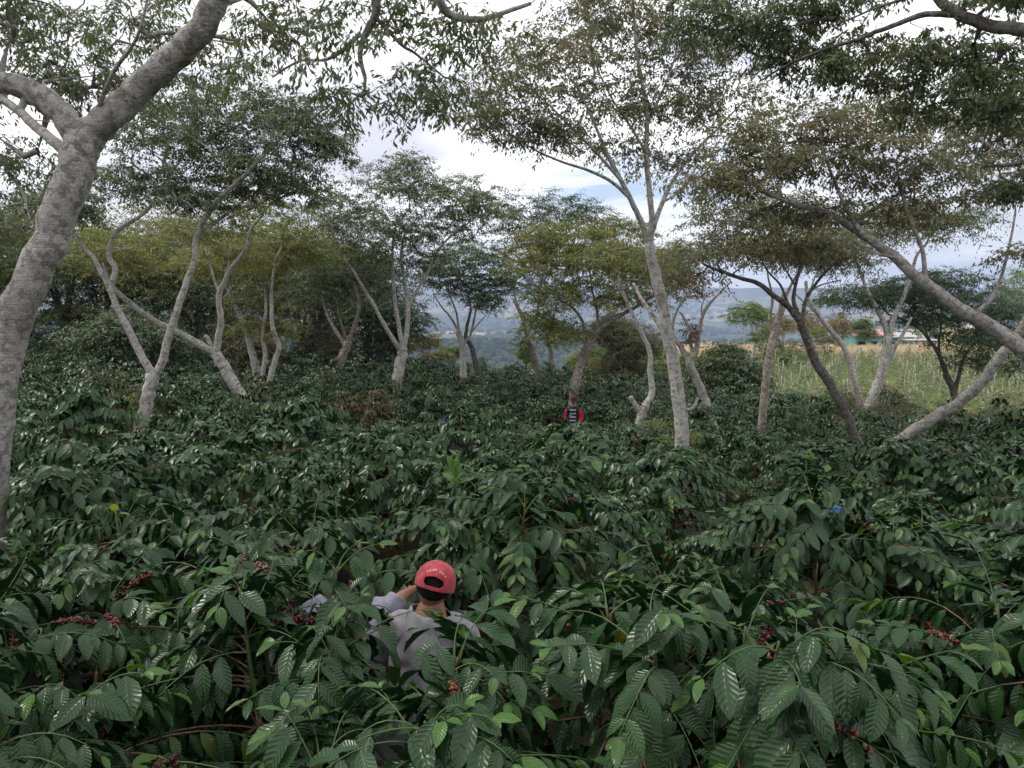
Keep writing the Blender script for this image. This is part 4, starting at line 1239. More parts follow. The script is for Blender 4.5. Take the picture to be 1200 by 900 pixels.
# --- odd plants standing out of the coffee
def shoot_plant(name, px, py, Y, h, nl, ln, label, leaf, spread=.6, seed=5, cat='plant', width=.36):
    rng = np.random.default_rng(seed)
    top = at(px, py, Y); x, y = top[0], top[1]; z0 = ghf(x, y)
    root = empty(name, (x, y, z0), label, cat)
    wd = MB(); fol = MB()
    P = catmull([[0, 0, 0], [.03, .02, (top[2] - z0) * .5], [0, 0, top[2] - z0 - h * .55]], 5)
    wd.tube(P, np.linspace(.014, .007, len(P)), 6, 1)
    base, d = [], []
    for i in range(nl):
        a = i * 2.4; t = i / nl
        base.append(P[-1] - np.array([0, 0, h * .5 * (1 - t)])); d.append([math.cos(a) * (1.1 - t) * spread, math.sin(a) * (1.1 - t) * spread, .25 + .9 * t])
    base = np.array(base); d = np.array(d)
    LL = ln * rng.uniform(.8, 1.15, nl)
    leaf_cloud(fol, base, d, np.tile([0, 0, 1.], (nl, 1)) + rng.normal(0, .1, (nl, 3)), LL, LL * width, rng, 7, 4, .3, .15, .03, np.stack([rng.random(nl), rng.random(nl) * .5, rng.random(nl) * .3], 1))
    fol.build('foliage', leaf, root); wd.build('stem', wood_m, root)
    return root


shoot_plant('bright_shoot', 533, 532, 6.6, .26, 14, .17, 'bright yellow-green broadleaf shoot standing up out of the dark coffee in the middle', M['shoot_leaf'])
shoot_plant('bright_shoot', 951, 532, 11.5, .10, 7, .13, 'small patch of vivid lime leaves on top of the coffee near the arching tree', M['shoot_leaf'], 1.3, 8)
shoot_plant('bright_shoot', 135, 590, 5.0, .07, 3, .09, 'single pair of lime-yellow leaves on the coffee beside the thick trunk', M['shoot_leaf'], 1.5, 9, width=.6)

# ------------------------------------------------------------------ the stake field, grass, sheds, far trees, town
M['stake'] = simple_mat('weathered_stake_wood', (.42, .36, .28), .9, .1, 14, .3)
M['bean_leaf'] = leaf_material('bean_leaf', (.06, .10, .05), (.17, .22, .12), (.34, .38, .16), (.18, .22, .12), .6, .3, .3, tint=(.24, .26, .14))
M['straw'] = leaf_material('dry_straw', (.46, .37, .25), (.62, .51, .36), (.6, .52, .36), (.5, .4, .28), .9, .1, .3, tint=(.50, .42, .28))
M['grass_blade'] = leaf_material('pale_grass', (.18, .23, .09), (.30, .34, .15), (.34, .36, .14), (.2, .22, .1), .8, .2, .3, tint=(.28, .26, .12))

rng = np.random.default_rng(5)
# stakes: one of each kind, then copies
st_protos = []
for j in range(5):
    mb = MB(); h = rng.uniform(1.25, 1.7)
    P = catmull([[0, 0, -.1], [rng.normal(0, .015), rng.normal(0, .015), h * .5], [rng.normal(0, .05), rng.normal(0, .05), h]], 3)
    mb.tube(P, np.linspace(.030, .022, len(P)), 6, 0)
    o = mb.build('wooden_stake', M['stake'])
    tag(o, 'thin pale wooden stake holding up green climbing beans in the field beyond the coffee', 'stake', 'stakes standing in the bean field')
    st_protos.append([o, False])
cells = []
for r_ in range(40):
    for c_ in range(60):
        Y = 29.5 + r_ * 1.62; X = -2 + c_ * 1.62 * .92 + (r_ % 2) * .7
        a = X / Y
        px = a * F + 600
        if Y < edge_y(X, Y) + 1.2 or Y > 70: continue
        if px < 838 + max(0, (50 - Y)) * .3 or px > 1215: continue
        cells.append((X + rng.normal(0, .12), Y + rng.normal(0, .12)))
cells.sort(key=lambda p: p[1])
allc = list(cells)
cells = cells[:298]
for (X, Y) in cells:
    ent = st_protos[int(rng.integers(0, 5))]
    if ent[1]: o = ent[0].copy(); COL.objects.link(o)
    else: o = ent[0]; ent[1] = True
    o.location = (X, Y, ghf(X, Y)); o.rotation_euler = (rng.normal(0, .06), rng.normal(0, .06), rng.uniform(0, 6.28)); s = rng.uniform(.85, 1.12); o.scale = (1, 1, s)
if len(allc) > 298:
    mb = MB()
    for (X, Y) in allc[298:]:
        z = ghf(X, Y); h = rng.uniform(1.2, 1.6)
        mb.tube([[X, Y, z - .1], [X + rng.normal(0, .05), Y, z + h]], .026, 4, 0)
    tag(mb.build('far_stake_rows', M['stake']), 'distant rows of pale stakes at the back of the bean field', 'stakes', kind='stuff')
print('stakes', len(cells), 'more', len(allc) - len(cells))


def scatter_leaves(name, pts, h, n_each, spread, ll, ww, mat, label, cat, seed=3, upright=.4, yellow=.1, kind='stuff', pw=1.0, nu=1):
    r = np.random.default_rng(seed)
    pts = np.asarray(pts); n = len(pts) * n_each
    c = np.repeat(pts, n_each, 0)
    hh = np.repeat(r.uniform(.5, 1.1, len(pts)), n_each) * h
    t = r.random(n) ** pw
    p = np.stack([c[:, 0] + r.normal(0, spread, n) * (1.1 - .6 * t), c[:, 1] + r.normal(0, spread, n) * (1.1 - .6 * t)], 1)
    z = gh(p[:, 0], p[:, 1]) + t * hh
    B = np.column_stack([p, z])
    d = r.normal(0, 1, (n, 3)); d[:, 2] = d[:, 2] * .4 + upright
    cl = np.repeat(r.random(len(pts)), n_each)
    L = ll * r.uniform(.6, 1.3, n)
    lv = np.stack([.5 * r.random(n) + .5 * cl, (r.random(n) < yellow) * .8, cl * .8], 1)
    mb = MB()
    leaf_cloud(mb, B, d, np.tile([0, 0, 1.], (n, 1)) + r.normal(0, .5, (n, 3)), L, L * ww, r, nu=nu, nv=2 if nu > 1 else 1, fold=.2, curl=.2, lv=lv)
    o = mb.build(name, mat)
    return tag(o, label, cat, kind=kind)


bp = [(X + rng.normal(0, .15), Y + rng.normal(0, .1)) for (X, Y) in allc for _ in range(2)]
scatter_leaves('climbing_bean_foliage', bp, 1.25, 60, .30, .16, .7, M['bean_leaf'], 'green climbing bean plants growing round the stakes in rows', 'bean plants', 6, pw=.8)
gp = []
for _ in range(5200):
    Y = rng.uniform(26, 72); X = Y * rng.uniform(.2, .72)
    if Y < edge_y(X, Y) + .5: continue
    gp.append((X, Y))
for _ in range(3800):
    Y = rng.uniform(37.5, 56); X = Y * rng.uniform(-.2, .28); gp.append((X, Y))
scatter_leaves('grass', gp, .28, 9, .22, .26, .16, M['grass_blade'], 'pale green grass and weeds over the open ground past the coffee', 'grass', 7, upright=1.0)
sp_ = [(Y * rng.uniform(.2, .62), Y) for Y in rng.uniform(70, 98, 3600)]
scatter_leaves('dry_grass', sp_, .95, 14, .4, .62, .14, M['straw'], 'strip of tall straw-coloured dry grass between the stakes and the sheds', 'dry grass', 8, upright=1.4)


def ground_hit(px, py, y0=60, y1=14000):
    Y = np.geomspace(y0, y1, 900)
    u, v = (px - 600) / F, (450 - py) / F
    d = np.array([u, CT + v * ST, -ST + v * CT])
    P = d[None] * (Y / d[1])[:, None]
    below = P[:, 2] < gh(P[:, 0], P[:, 1])
    i = int(np.argmax(below))
    if not below[i]: return None
    return P[i][0], P[i][1], ghf(P[i][0], P[i][1])


# sheds beyond the straw
M['teal'] = simple_mat('teal_painted_wall', (.14, .36, .33), .7, .3, 4, .15)
M['red_roof'] = simple_mat('faded_red_sheet_roof', (.52, .30, .28), .6, .4, 2, .2)
M['pale_roof'] = simple_mat('pale_sheet_roof', (.42, .41, .40), .5, .4, 2, .12)
M['white_wall'] = simple_mat('white_wall', (.56, .55, .52), .8, .2, 3, .1)
M['dark_open'] = simple_mat('dark_shed_opening', (.03, .03, .03), .9, .1)
M['wood_post'] = simple_mat('grey_timber', (.30, .25, .20), .9, .1, 8, .2)


def shed(px, py, w_, dpt, h, roof_h, wall, roof, label, rz=0.0, openings=3, name='farm_shed', cat='shed'):
    hit = ground_hit(px, py)
    x, y, z = hit
    z = ghf(x, y)
    root = empty(name, (x, y, z), label, cat, None, rz)
    mb = MB(); mb.box((0, 0, h / 2 - .25), (w_, dpt, h + .5)); mb.build('wall', wall, root, smooth=False)
    mb = MB(); e = .35; t = .07
    v = []
    for xx in (-w_ / 2 - e, w_ / 2 + e):
        v += [(xx, -dpt / 2 - e, h - .05), (xx, 0, h + roof_h), (xx, dpt / 2 + e, h - .05), (xx, dpt / 2 + e, h + t), (xx, 0, h + roof_h + t * 1.6), (xx, -dpt / 2 - e, h + t)]
    q = [(0, 1, 7, 6), (1, 2, 8, 7), (2, 3, 9, 8), (3, 4, 10, 9), (4, 5, 11, 10), (5, 0, 6, 11), (0, 5, 4, 1), (1, 4, 3, 2), (6, 7, 10, 11), (7, 8, 9, 10)]
    mb.add(v, q); mb.build('roof', roof, root, smooth=False)
    for sx_ in (-1, 1):
        mb = MB()
        xx = sx_ * (w_ / 2 - .01); v = [(xx, -dpt / 2, h - .01), (xx, dpt / 2, h - .01), (xx, 0, h + roof_h - .06)]
        v2 = [(a - sx_ * .08, b, c) for a, b, c in v]
        mb.add(v + v2, [(0, 1, 4, 3), (1, 2, 5, 4), (2, 0, 3, 5)], tri=[(0, 2, 1), (3, 4, 5)])
        mb.build('gable', wall, root, smooth=False)
    for i in range(openings):
        xx = -w_ / 2 + w_ * (i + .5) / openings
        fr = MB(); fr.box((xx, -dpt / 2 - .03, h * .55), (1.0, .06, h * .42)); f_ = fr.build('window', M['wood_post'], root, smooth=False)
        pn = MB(); pn.box((xx, -dpt / 2 - .065, h * .55), (.84, .02, h * .34)); pn.build('pane', M['dark_open'], f_, smooth=False)
    return root


shed(1014, 416, 4.4, 3, 2.3, .55, M['teal'], M['red_roof'], 'long teal-walled shed with faded red roof, beyond the straw, between two slim trunks', .12, 3)
shed(996, 414, 2.6, 3.5, 1.9, 1.1, M['white_wall'], M['pale_roof'], 'small white shed with pale roof abutting the red-roofed one', -.2, 1)
shed(1047, 415, 3.2, 3, 2.1, .4, M['teal'], M['pale_roof'], 'teal hut with a flat pale roof seen through the V of smooth limbs', 0, 2)
shed(1064, 412, 2.6, 3, 1.6, 1.3, M['white_wall'], M['pale_roof'], 'white hut with a steep grey gable roof next to the open shelter', .3, 1)
# open shelter of posts
hit = ground_hit(1082, 417); x, y, z = hit
root = empty('post_shelter', (x, y, z), 'open lean-to of grey posts and a thin flat roof by the huts', 'shelter')
for dx in (-1.6, -.1, 1.5):
    for dy in (0, 1.6):
        mb = MB(); mb.tube([[dx, dy, -.2], [dx + .03, dy, 1.7]], .06, 6); mb.build('post', M['wood_post'], root)
mb = MB(); mb.box((0, .8, 1.75), (3.7, 2.2, .08)); mb.build('roof', M['pale_roof'], root, smooth=False)
shed(1121, 414, 1.7, 3, 3.0, .7, simple_mat('sunlit_cream_wall', (.62, .50, .30), .8, .2, 2, .1), M['pale_roof'], 'narrow tall cream-coloured house behind the dark umbrella tree', 0, 1, name='cream_house', cat='house')
hit = ground_hit(361, 404)
shed(361, 404, 5.5, 5, 2.4, 1.0, M['white_wall'], M['pale_roof'], 'tiny white house glimpsed through the bluish gap in the wood', 0, 2, name='white_house', cat='house')
shed(603, 403, 14, 10, 3.0, 1.2, M['white_wall'], M['pale_roof'], 'lone long white building on the dark blue hillside behind the knobbly tree', 0, 3, name='white_building', cat='building')

# distant town
tp = None
rt = np.random.default_rng(12)
n_t = 0
for i in range(150):
    if i < 70: px, py = rt.normal(822, 26), rt.uniform(352, 372)
    elif i < 100: px, py = rt.uniform(870, 990), rt.uniform(350, 366)
    else: px, py = rt.uniform(490, 640), rt.uniform(350, 372)
    hit = ground_hit(px, py, 1500)
    if hit is None or hit[1] < 1800: continue
    if tp is None:
        tp = bpy.data.objects.new('town_house', None)
        mb = MB(); mb.box((0, 0, 3), (14, 12, 7))
        v = [(-7.6, -6.6, 6.3), (7.6, -6.6, 6.3), (7.6, 6.6, 6.3), (-7.6, 6.6, 6.3), (-7.6, 0, 9.5), (7.6, 0, 9.5)]
        mb.add(v, [(0, 1, 5, 4), (2, 3, 4, 5), (0, 3, 2, 1)], 1, tri=[(0, 4, 3), (1, 2, 5)])
        o = mb.build('town_house', [M['white_wall'], M['pale_roof']], smooth=False)
        tag(o, 'one of the tiny white houses scattered over the hazy valley floor', 'house', 'white houses of the distant town')
        tp = o
    else:
        o = tp.copy(); COL.objects.link(o)
    o.location = hit; o.rotation_euler.z = rt.uniform(0, 3.1); s = rt.uniform(.8, 2.0); o.scale = (s, s, s * .8)
    n_t += 1
print('town', n_t)

EG = 'small trees and bushes around the open field'
far_specs = [
    # px, py_foot, Y, H, W, leaf, bark, name, label, low
    (503, 420, 47, 2.9, 1.5, 'far_dry', 'bark_dark', 'round_bush', 'rounded grey-green bush at the brow just right of the fan-stemmed tree', .05),
    (535, 421, 50, 2.0, 1.8, 'far_green', 'bark_dark', 'round_bush', 'bright lime-green bush spreading at the brow', .05),
    (519, 425, 42, 1.3, .6, 'crown_dark', 'bark_dark', 'round_bush', 'small dark conical bush in front of the lime-green one', .02),
    (615, 424, 52, 2.2, .55, 'far_green', 'bark_dark', 'round_bush', 'tiny rounded olive bush standing alone before the valley', .15),
    (878, 412, 60, 5.6, 2.8, 'far_green', 'bark_pale', 'field_tree', 'grey-green open tree rising behind the round dark one at the field side', .2),
    (912, 414, 64, 4.4, 2.6, 'far_dry', 'bark_pale', 'field_tree', 'yellowish dry tree behind the straight slim trunk', .1),
    (945, 412, 68, 4.8, 2.6, 'far_dry', 'bark_pale', 'field_tree', 'brownish half-bare tree behind the arching dark limbs', .15),
    (930, 418, 58, 1.6, 1.8, 'far_green', 'bark_pale', 'field_bush', 'low green hedge-like bush at the back corner of the stake field', .05),
    (985, 409, 85, 4.6, 2.2, 'far_dry', 'bark_pale', 'field_tree', 'bare pale twiggy tree beside the white shed', .3),
    (1013, 413, 88, 4.2, 1.5, 'far_green', 'bark_pale', 'field_tree', 'small pale-stemmed tree standing right in front of the red-roofed shed', .45),
    (1072, 410, 112, 3.6, 2.2, 'far_green', 'bark_dark', 'field_bush', 'sunlit green bush behind the open shelter', .1),
    (1098, 410, 108, 4.6, 2.8, 'far_green', 'bark_dark', 'field_tree', 'sunlit yellow-green tree between the shelter and the cream house', .1),
    (1145, 412, 100, 5.5, 3.2, 'far_green', 'bark_dark', 'field_tree', 'broad bright tree beyond the umbrella-shaped dark crown', .1),
    (960, 408, 110, 3.6, 2.4, 'far_green', 'bark_dark', 'field_bush', 'green bush left of the white shed, beyond the straw', .1),
    (1190, 430, 46, 7.4, 2.6, 'far_green', 'bark_pale', 'field_tree', 'yellow-green tree at the edge showing above the dark umbrella crown', .3),
    (590, 430, 40, 1.3, 1.0, 'far_green', 'bark_dark', 'round_bush', 'low pale bush at the end of the coffee before the blue hillside', .05),
    (770, 428, 44, 2.3, 1.6, 'far_green', 'bark_dark', 'round_bush', 'light green bush between the stump-forked trunk and the tallest tree', .05),
    (800, 433, 42, 2.2, 1.6, 'far_green', 'bark_dark', 'round_bush', 'light green bush just behind the tallest tree', .05),
]
for i, (px, pf, Y, H, W, lf, bk, nm, lb, low) in enumerate(far_specs):
    wood_tree(px, pf, Y, H, W, M[lf], M[bk], lb, 200 + i, group=EG, low=low, name=nm, leaf_len=.13 if Y < 60 else .2, spray=.32 if H < 3 else .5, npads=7, dens=50, cat='bush' if 'bush' in nm else 'tree', nper=22)


# palm-like plants
def rosette(px, py, Y, h, n, ln, label, mat, name='yucca_plant', trunk=.15, stiff=.8, wdt=.07):
    r = np.random.default_rng(int(px))
    c = at(px, py, Y); x, y = c[0], c[1]; z = ghf(x, y)
    root = empty(name, (x, y, z), label, 'plant')
    t = MB(); t.tube([[0, 0, -.1], [0, 0, h]], [trunk, trunk * .8], 8); t.build('trunk', M['bark_dark'], root)
    az = r.uniform(0, 6.28, n); el = r.uniform(-.2, 1.5, n) * stiff
    d = np.stack([np.cos(az) * np.cos(el), np.sin(az) * np.cos(el), np.sin(el)], 1)
    B = np.tile([0, 0, h], (n, 1)) + d * .05
    L = ln * r.uniform(.75, 1.1, n)
    f = MB(); leaf_cloud(f, B, d, np.tile([0, 0, 1.], (n, 1)) + r.normal(0, .1, (n, 3)), L, L * wdt, r, 6, 2, .4, .25, 0, np.stack([r.random(n), r.random(n) * .3, r.random(n)], 1), shape='inga')
    f.build('crown', mat, root)


rosette(925, 455, 27.5, .55, 90, .75, 'spiky dark green yucca tuft at the edge of the stake field', M['crown_dark'])
rosette(1031, 408, 100, 1.8, 40, 1.6, 'yellowish short palm by the red-roofed shed', M['far_green'], 'short_palm', .22, .8, .16)
rosette(1066, 405, 104, 2.2, 40, 1.8, 'dark green palm behind the V-topped tree', M['bean_leaf'], 'short_palm', .22, .7, .16)


# rusty shrubs at the field edge
def shrub(px, py, Y, H, W, leaf, label, seed, n=70, cat='shrub', leaf_len=.06, group='straggly shrubs at the edge of the coffee'):
    r = np.random.default_rng(seed)
    c = at(px, py, Y); x, y = c[0], c[1]; z = ghf(x, y)
    limbs = []
    pads = [(np.array([x, y, z + H * .62]), (W, W, H * .34), n)]
    for i in range(5):
        a = i * 1.256 + r.uniform(-.3, .3)
        limbs.append((np.array([[x, y, z - .05], [x + .35 * W * math.cos(a), y + .35 * W * math.sin(a), z + H * .4], [x + .7 * W * math.cos(a), y + .7 * W * math.sin(a), z + H * .8]]), .022, .008))
    tree('straggly_shrub', label, limbs, pads, leaf, M['bark_dark'], seed, group, leaf_len=leaf_len, dens=55, spray=.22, sides=5, twig_r=.004, cat=cat)


shrub(1030, 492, 19.5, 2.3, 1.2, M['rusty_shrub'], 'straggly shrub with rusty red and olive leaves at the foot of the V-topped tree', 31, 110)
shrub(1062, 498, 18.5, 1.9, 1.1, M['crown_dark'], 'thin dark twiggy shrub between the arching trunk and the sloping trunk', 32, 90)
shrub(1175, 490, 17, 2.2, 1.3, M['rusty_shrub'], 'brown-tinged loose shrub at the side edge beyond the sloping trunk', 33, 110)
shrub(985, 470, 24, 2.1, 1.0, M['crown_brown'], 'dull olive shrub behind the arching trunk', 34, 80)
shrub(775, 505, 13.5, 1.9, .7, M['crown_olive'], 'yellow-green wispy shrub at the foot of the tallest tree', 35, 60)
shrub(140, 470, 15.5, 2.0, .8, M['crown_olive'], 'yellow-tipped wispy shrub among the coffee next to the wide V trunk', 36, 60)


# ------------------------------------------------------------------ woods on the valley sides, far too many to count
def far_woods():
    r = np.random.default_rng(41)
    m, nt, out = new_mat('far_wood_foliage')
    k = N(nt)
    a = k.n('ShaderNodeAttribute', attribute_name='lv'); sp = k.n('ShaderNodeSeparateColor'); k.l(a.outputs['Color'], sp.inputs[0])
    k.principled(out, k.mix(sp.outputs[0], (.010, .022, .016), (.055, .080, .035)), .9, .1)
    seg, rg = 7, 4
    th = np.linspace(.1, PI * .62, rg + 1)[:, None]; ph = (np.arange(seg) * 2 * PI / seg)[None]
    S = np.stack([np.sin(th) * np.cos(ph), np.sin(th) * np.sin(ph), np.cos(th) + 0 * ph], -1).reshape(-1, 3)
    i = np.arange(rg)[:, None] * seg; j = np.arange(seg)[None]; j2 = (j + 1) % seg
    Q = np.stack([i + j, i + seg + j, i + seg + j2, i + j2], -1).reshape(-1, 4)
    n = 26000
    az = r.uniform(-.62, .70, n); rr = np.exp(r.uniform(math.log(650), math.log(5200), n))
    x, y = rr * np.sin(az), rr * np.cos(az)
    patch = np.sin(x * .006 + 1) * np.sin(y * .0045 + x * .002) + .6 * np.sin(x * .017 - y * .013 + 2) + .4 * np.sin(x * .035 + y * .031)
    keepm = (patch > np.interp(rr, [650, 1800, 2600, 5200], [-.9, -.6, .25, .3]) + r.normal(0, .15, n))
    x, y, rr = x[keepm], y[keepm], rr[keepm]; n = len(x)
    z = gh(x, y)
    rad = r.uniform(4, 8.5, n) * np.interp(rr, [650, 5200], [.8, 2.4])
    V = S[None] * rad[:, None, None] * (1 + r.normal(0, .13, (n, len(S), 1))) * np.array([1, 1, .85]) + np.stack([x, y, z + rad * .25], -1)[:, None]
    mb = MB()
    mb.add(V.reshape(-1, 3), (np.arange(n)[:, None, None] * len(S) + Q[None]).reshape(-1, 4), 0, np.repeat(np.stack([r.random(n), np.zeros(n), np.zeros(n)], 1), len(S), 0))
    tag(mb.build('far_woods', m), 'hazy blue-green woods covering the slopes and floor of the valley', 'woods', kind='stuff')
    print('far woods', n)


far_woods()

# ------------------------------------------------------------------ people
def cloth(name, c, nscale=26, amp=.12, rough=.85):
    return simple_mat(name, c, rough, .15, nscale, amp, .004, sheen=.15)


def skin_mat():
    return simple_mat('brown_skin', (.27, .125, .075), .5, .35, 40, .1, .0006)


M['skin'] = skin_mat()
M['hair'] = simple_mat('black_hair', (.007, .006, .005), .7, .1, 90, .6, .006)


def skin_surface(verts, edges, radii, levels=2, root=0):
    me = bpy.data.meshes.new('tmp'); me.from_pydata([tuple(map(float, v)) for v in verts], edges, [])
    o = bpy.data.objects.new('tmp', me); COL.objects.link(o)
    md = o.modifiers.new('s', 'SKIN'); md.use_smooth_shade = True; md.branch_smoothing = .3
    for i, r in enumerate(radii):
        r = r if isinstance(r, tuple) else (r, r)
        me.skin_vertices[0].data[i].radius = r
        me.skin_vertices[0].data[i].use_root = (i == root)
    sb = o.modifiers.new('b', 'SUBSURF'); sb.levels = levels; sb.render_levels = levels
    dg = bpy.context.evaluated_depsgraph_get(); dg.update()
    ev = o.evaluated_get(dg); m2 = ev.to_mesh()
    V = np.empty(len(m2.vertices) * 3, np.float32); m2.vertices.foreach_get('co', V); V = V.reshape(-1, 3)
    q = [tuple(p.vertices) for p in m2.polygons if len(p.vertices) == 4]; t = [tuple(p.vertices) for p in m2.polygons if len(p.vertices) == 3]
    ev.to_mesh_clear(); bpy.data.objects.remove(o); bpy.data.meshes.remove(me)
    return V, q, t


def frame(fwd, up):
    f = nrm(np.asarray(fwd, float)); u = np.asarray(up, float); s = nrm(np.cross(f, u)); u = np.cross(s, f)
    return s, f, u                                        # right, forward, up


def head_verts(c, fwd, up, r=.095):
    s, f, u = frame(fwd, up)
    nt_, np_ = 26, 20
    V = []
    for i in range(np_ + 1):
        th = PI * i / np_
        for j in range(nt_):
            ph = 2 * PI * j / nt_
            x = math.sin(th) * math.cos(ph); y = math.sin(th) * math.sin(ph); z = math.cos(th)
            rx, ry, rz = .80, .98, 1.20
            if z < -.1:                                     # jaw narrows
                k_ = (-z - .1) / .9; rx *= 1 - .32 * k_; ry *= 1 - (.10 if y > 0 else .38) * k_
            X, Y, Z = x * rx, y * ry, z * rz
            if y > .3:
                nose = math.exp(-((X / .13) ** 2) - ((Z + .12) / .22) ** 2); Y += .20 * nose * (1 if Z < .15 else .6)
                for sx_ in (-1, 1):
                    Y -= .09 * math.exp(-(((X - sx_ * .32) / .17) ** 2) - ((Z - .12) / .12) ** 2)
                Y += .05 * math.exp(-((X / .28) ** 2) - ((Z + .50) / .07) ** 2) - .03 * math.exp(-((X / .3) ** 2) - ((Z + .57) / .03) ** 2)
                Y += .05 * math.exp(-((X / .5) ** 2) - ((Z - .30) / .1) ** 2) + .06 * math.exp(-((X / .22) ** 2) - ((Z + .85) / .16) ** 2)
            V.append(np.asarray(c) + r * (s * X + f * Y + u * Z))
    i = np.arange(np_)[:, None] * nt_; j = np.arange(nt_)[None]; j2 = (j + 1) % nt_
    q = np.stack([i + j, i + nt_ + j, i + nt_ + j2, i + j2], -1).reshape(-1, 4)
    return np.array(V), q


def add_ears(mb, c, fwd, up, r, mi=0):
    s, f, u = frame(fwd, up)
    for sg in (-1, 1):
        V = []; n = 12
        for k_, (rr, off) in enumerate(((1.0, 0), (1.05, .09), (.7, .13), (.25, .05))):
            for j in range(n):
                a = 2 * PI * j / n
                V.append(np.asarray(c) + r * (s * sg * (.78 + off) + f * (-.05 + .17 * rr * math.cos(a) - off * .6) + u * (.0 + .30 * rr * math.sin(a))))
        V = np.array(V); i = np.arange(3)[:, None] * n; j = np.arange(n)[None]; j2 = (j + 1) % n
        q = np.stack([i + j, i + j2, i + n + j2, i + n + j], -1).reshape(-1, 4)
        mb.add(V, q, mi)


def hand(mb, wrist, d, palm_n, side, r=1.0, curl=.5):
    """palm and five fingers as skinned chains; side +1 puts the thumb on the +side"""
    d = nrm(np.asarray(d, float)); n = nrm(np.asarray(palm_n, float) - d * np.dot(palm_n, d)); s = np.cross(d, n) * side
    w = np.asarray(wrist, float)
    v = [w, w + d * .045 * r, w + d * .085 * r]; e = [(0, 1), (1, 2)]; rad = [(.026, .019), (.036, .016), (.036, .013)]
    V, q, t = skin_surface(v, e, rad, 1); mb.add(V, q, 0, tri=t)
    for k_, (off, ln) in enumerate(((.030, .070), (.010, .080), (-.010, .075), (-.029, .060))):
        b = w + d * .07 * r + s * off * r
        v = [b]; cur = 0; dd = d + s * off * 1.5
        for m_ in range(3):
            cur += curl * (.5 + .5 * m_)
            st = nrm(dd * math.cos(cur) - n * math.sin(cur))
            v.append(v[-1] + st * ln * r * (.5, .3, .22)[m_] * 1.15)
        V, q, t = skin_surface(v, [(0, 1), (1, 2), (2, 3)], [.0095, .0088, .0082, .007], 1); mb.add(V, q, 0, tri=t)
    b = w + d * .02 * r + s * .026 * r
    v = [b, b + (s * .8 + d * .6) * .028 * r, b + (s * .9 + d * 1.3 - n * .3) * .040 * r, b + (s * .85 + d * 2.0 - n * .7) * .042 * r]
    V, q, t = skin_surface(v, [(0, 1), (1, 2), (2, 3)], [.014, .012, .010, .008], 1); mb.add(V, q, 0, tri=t)


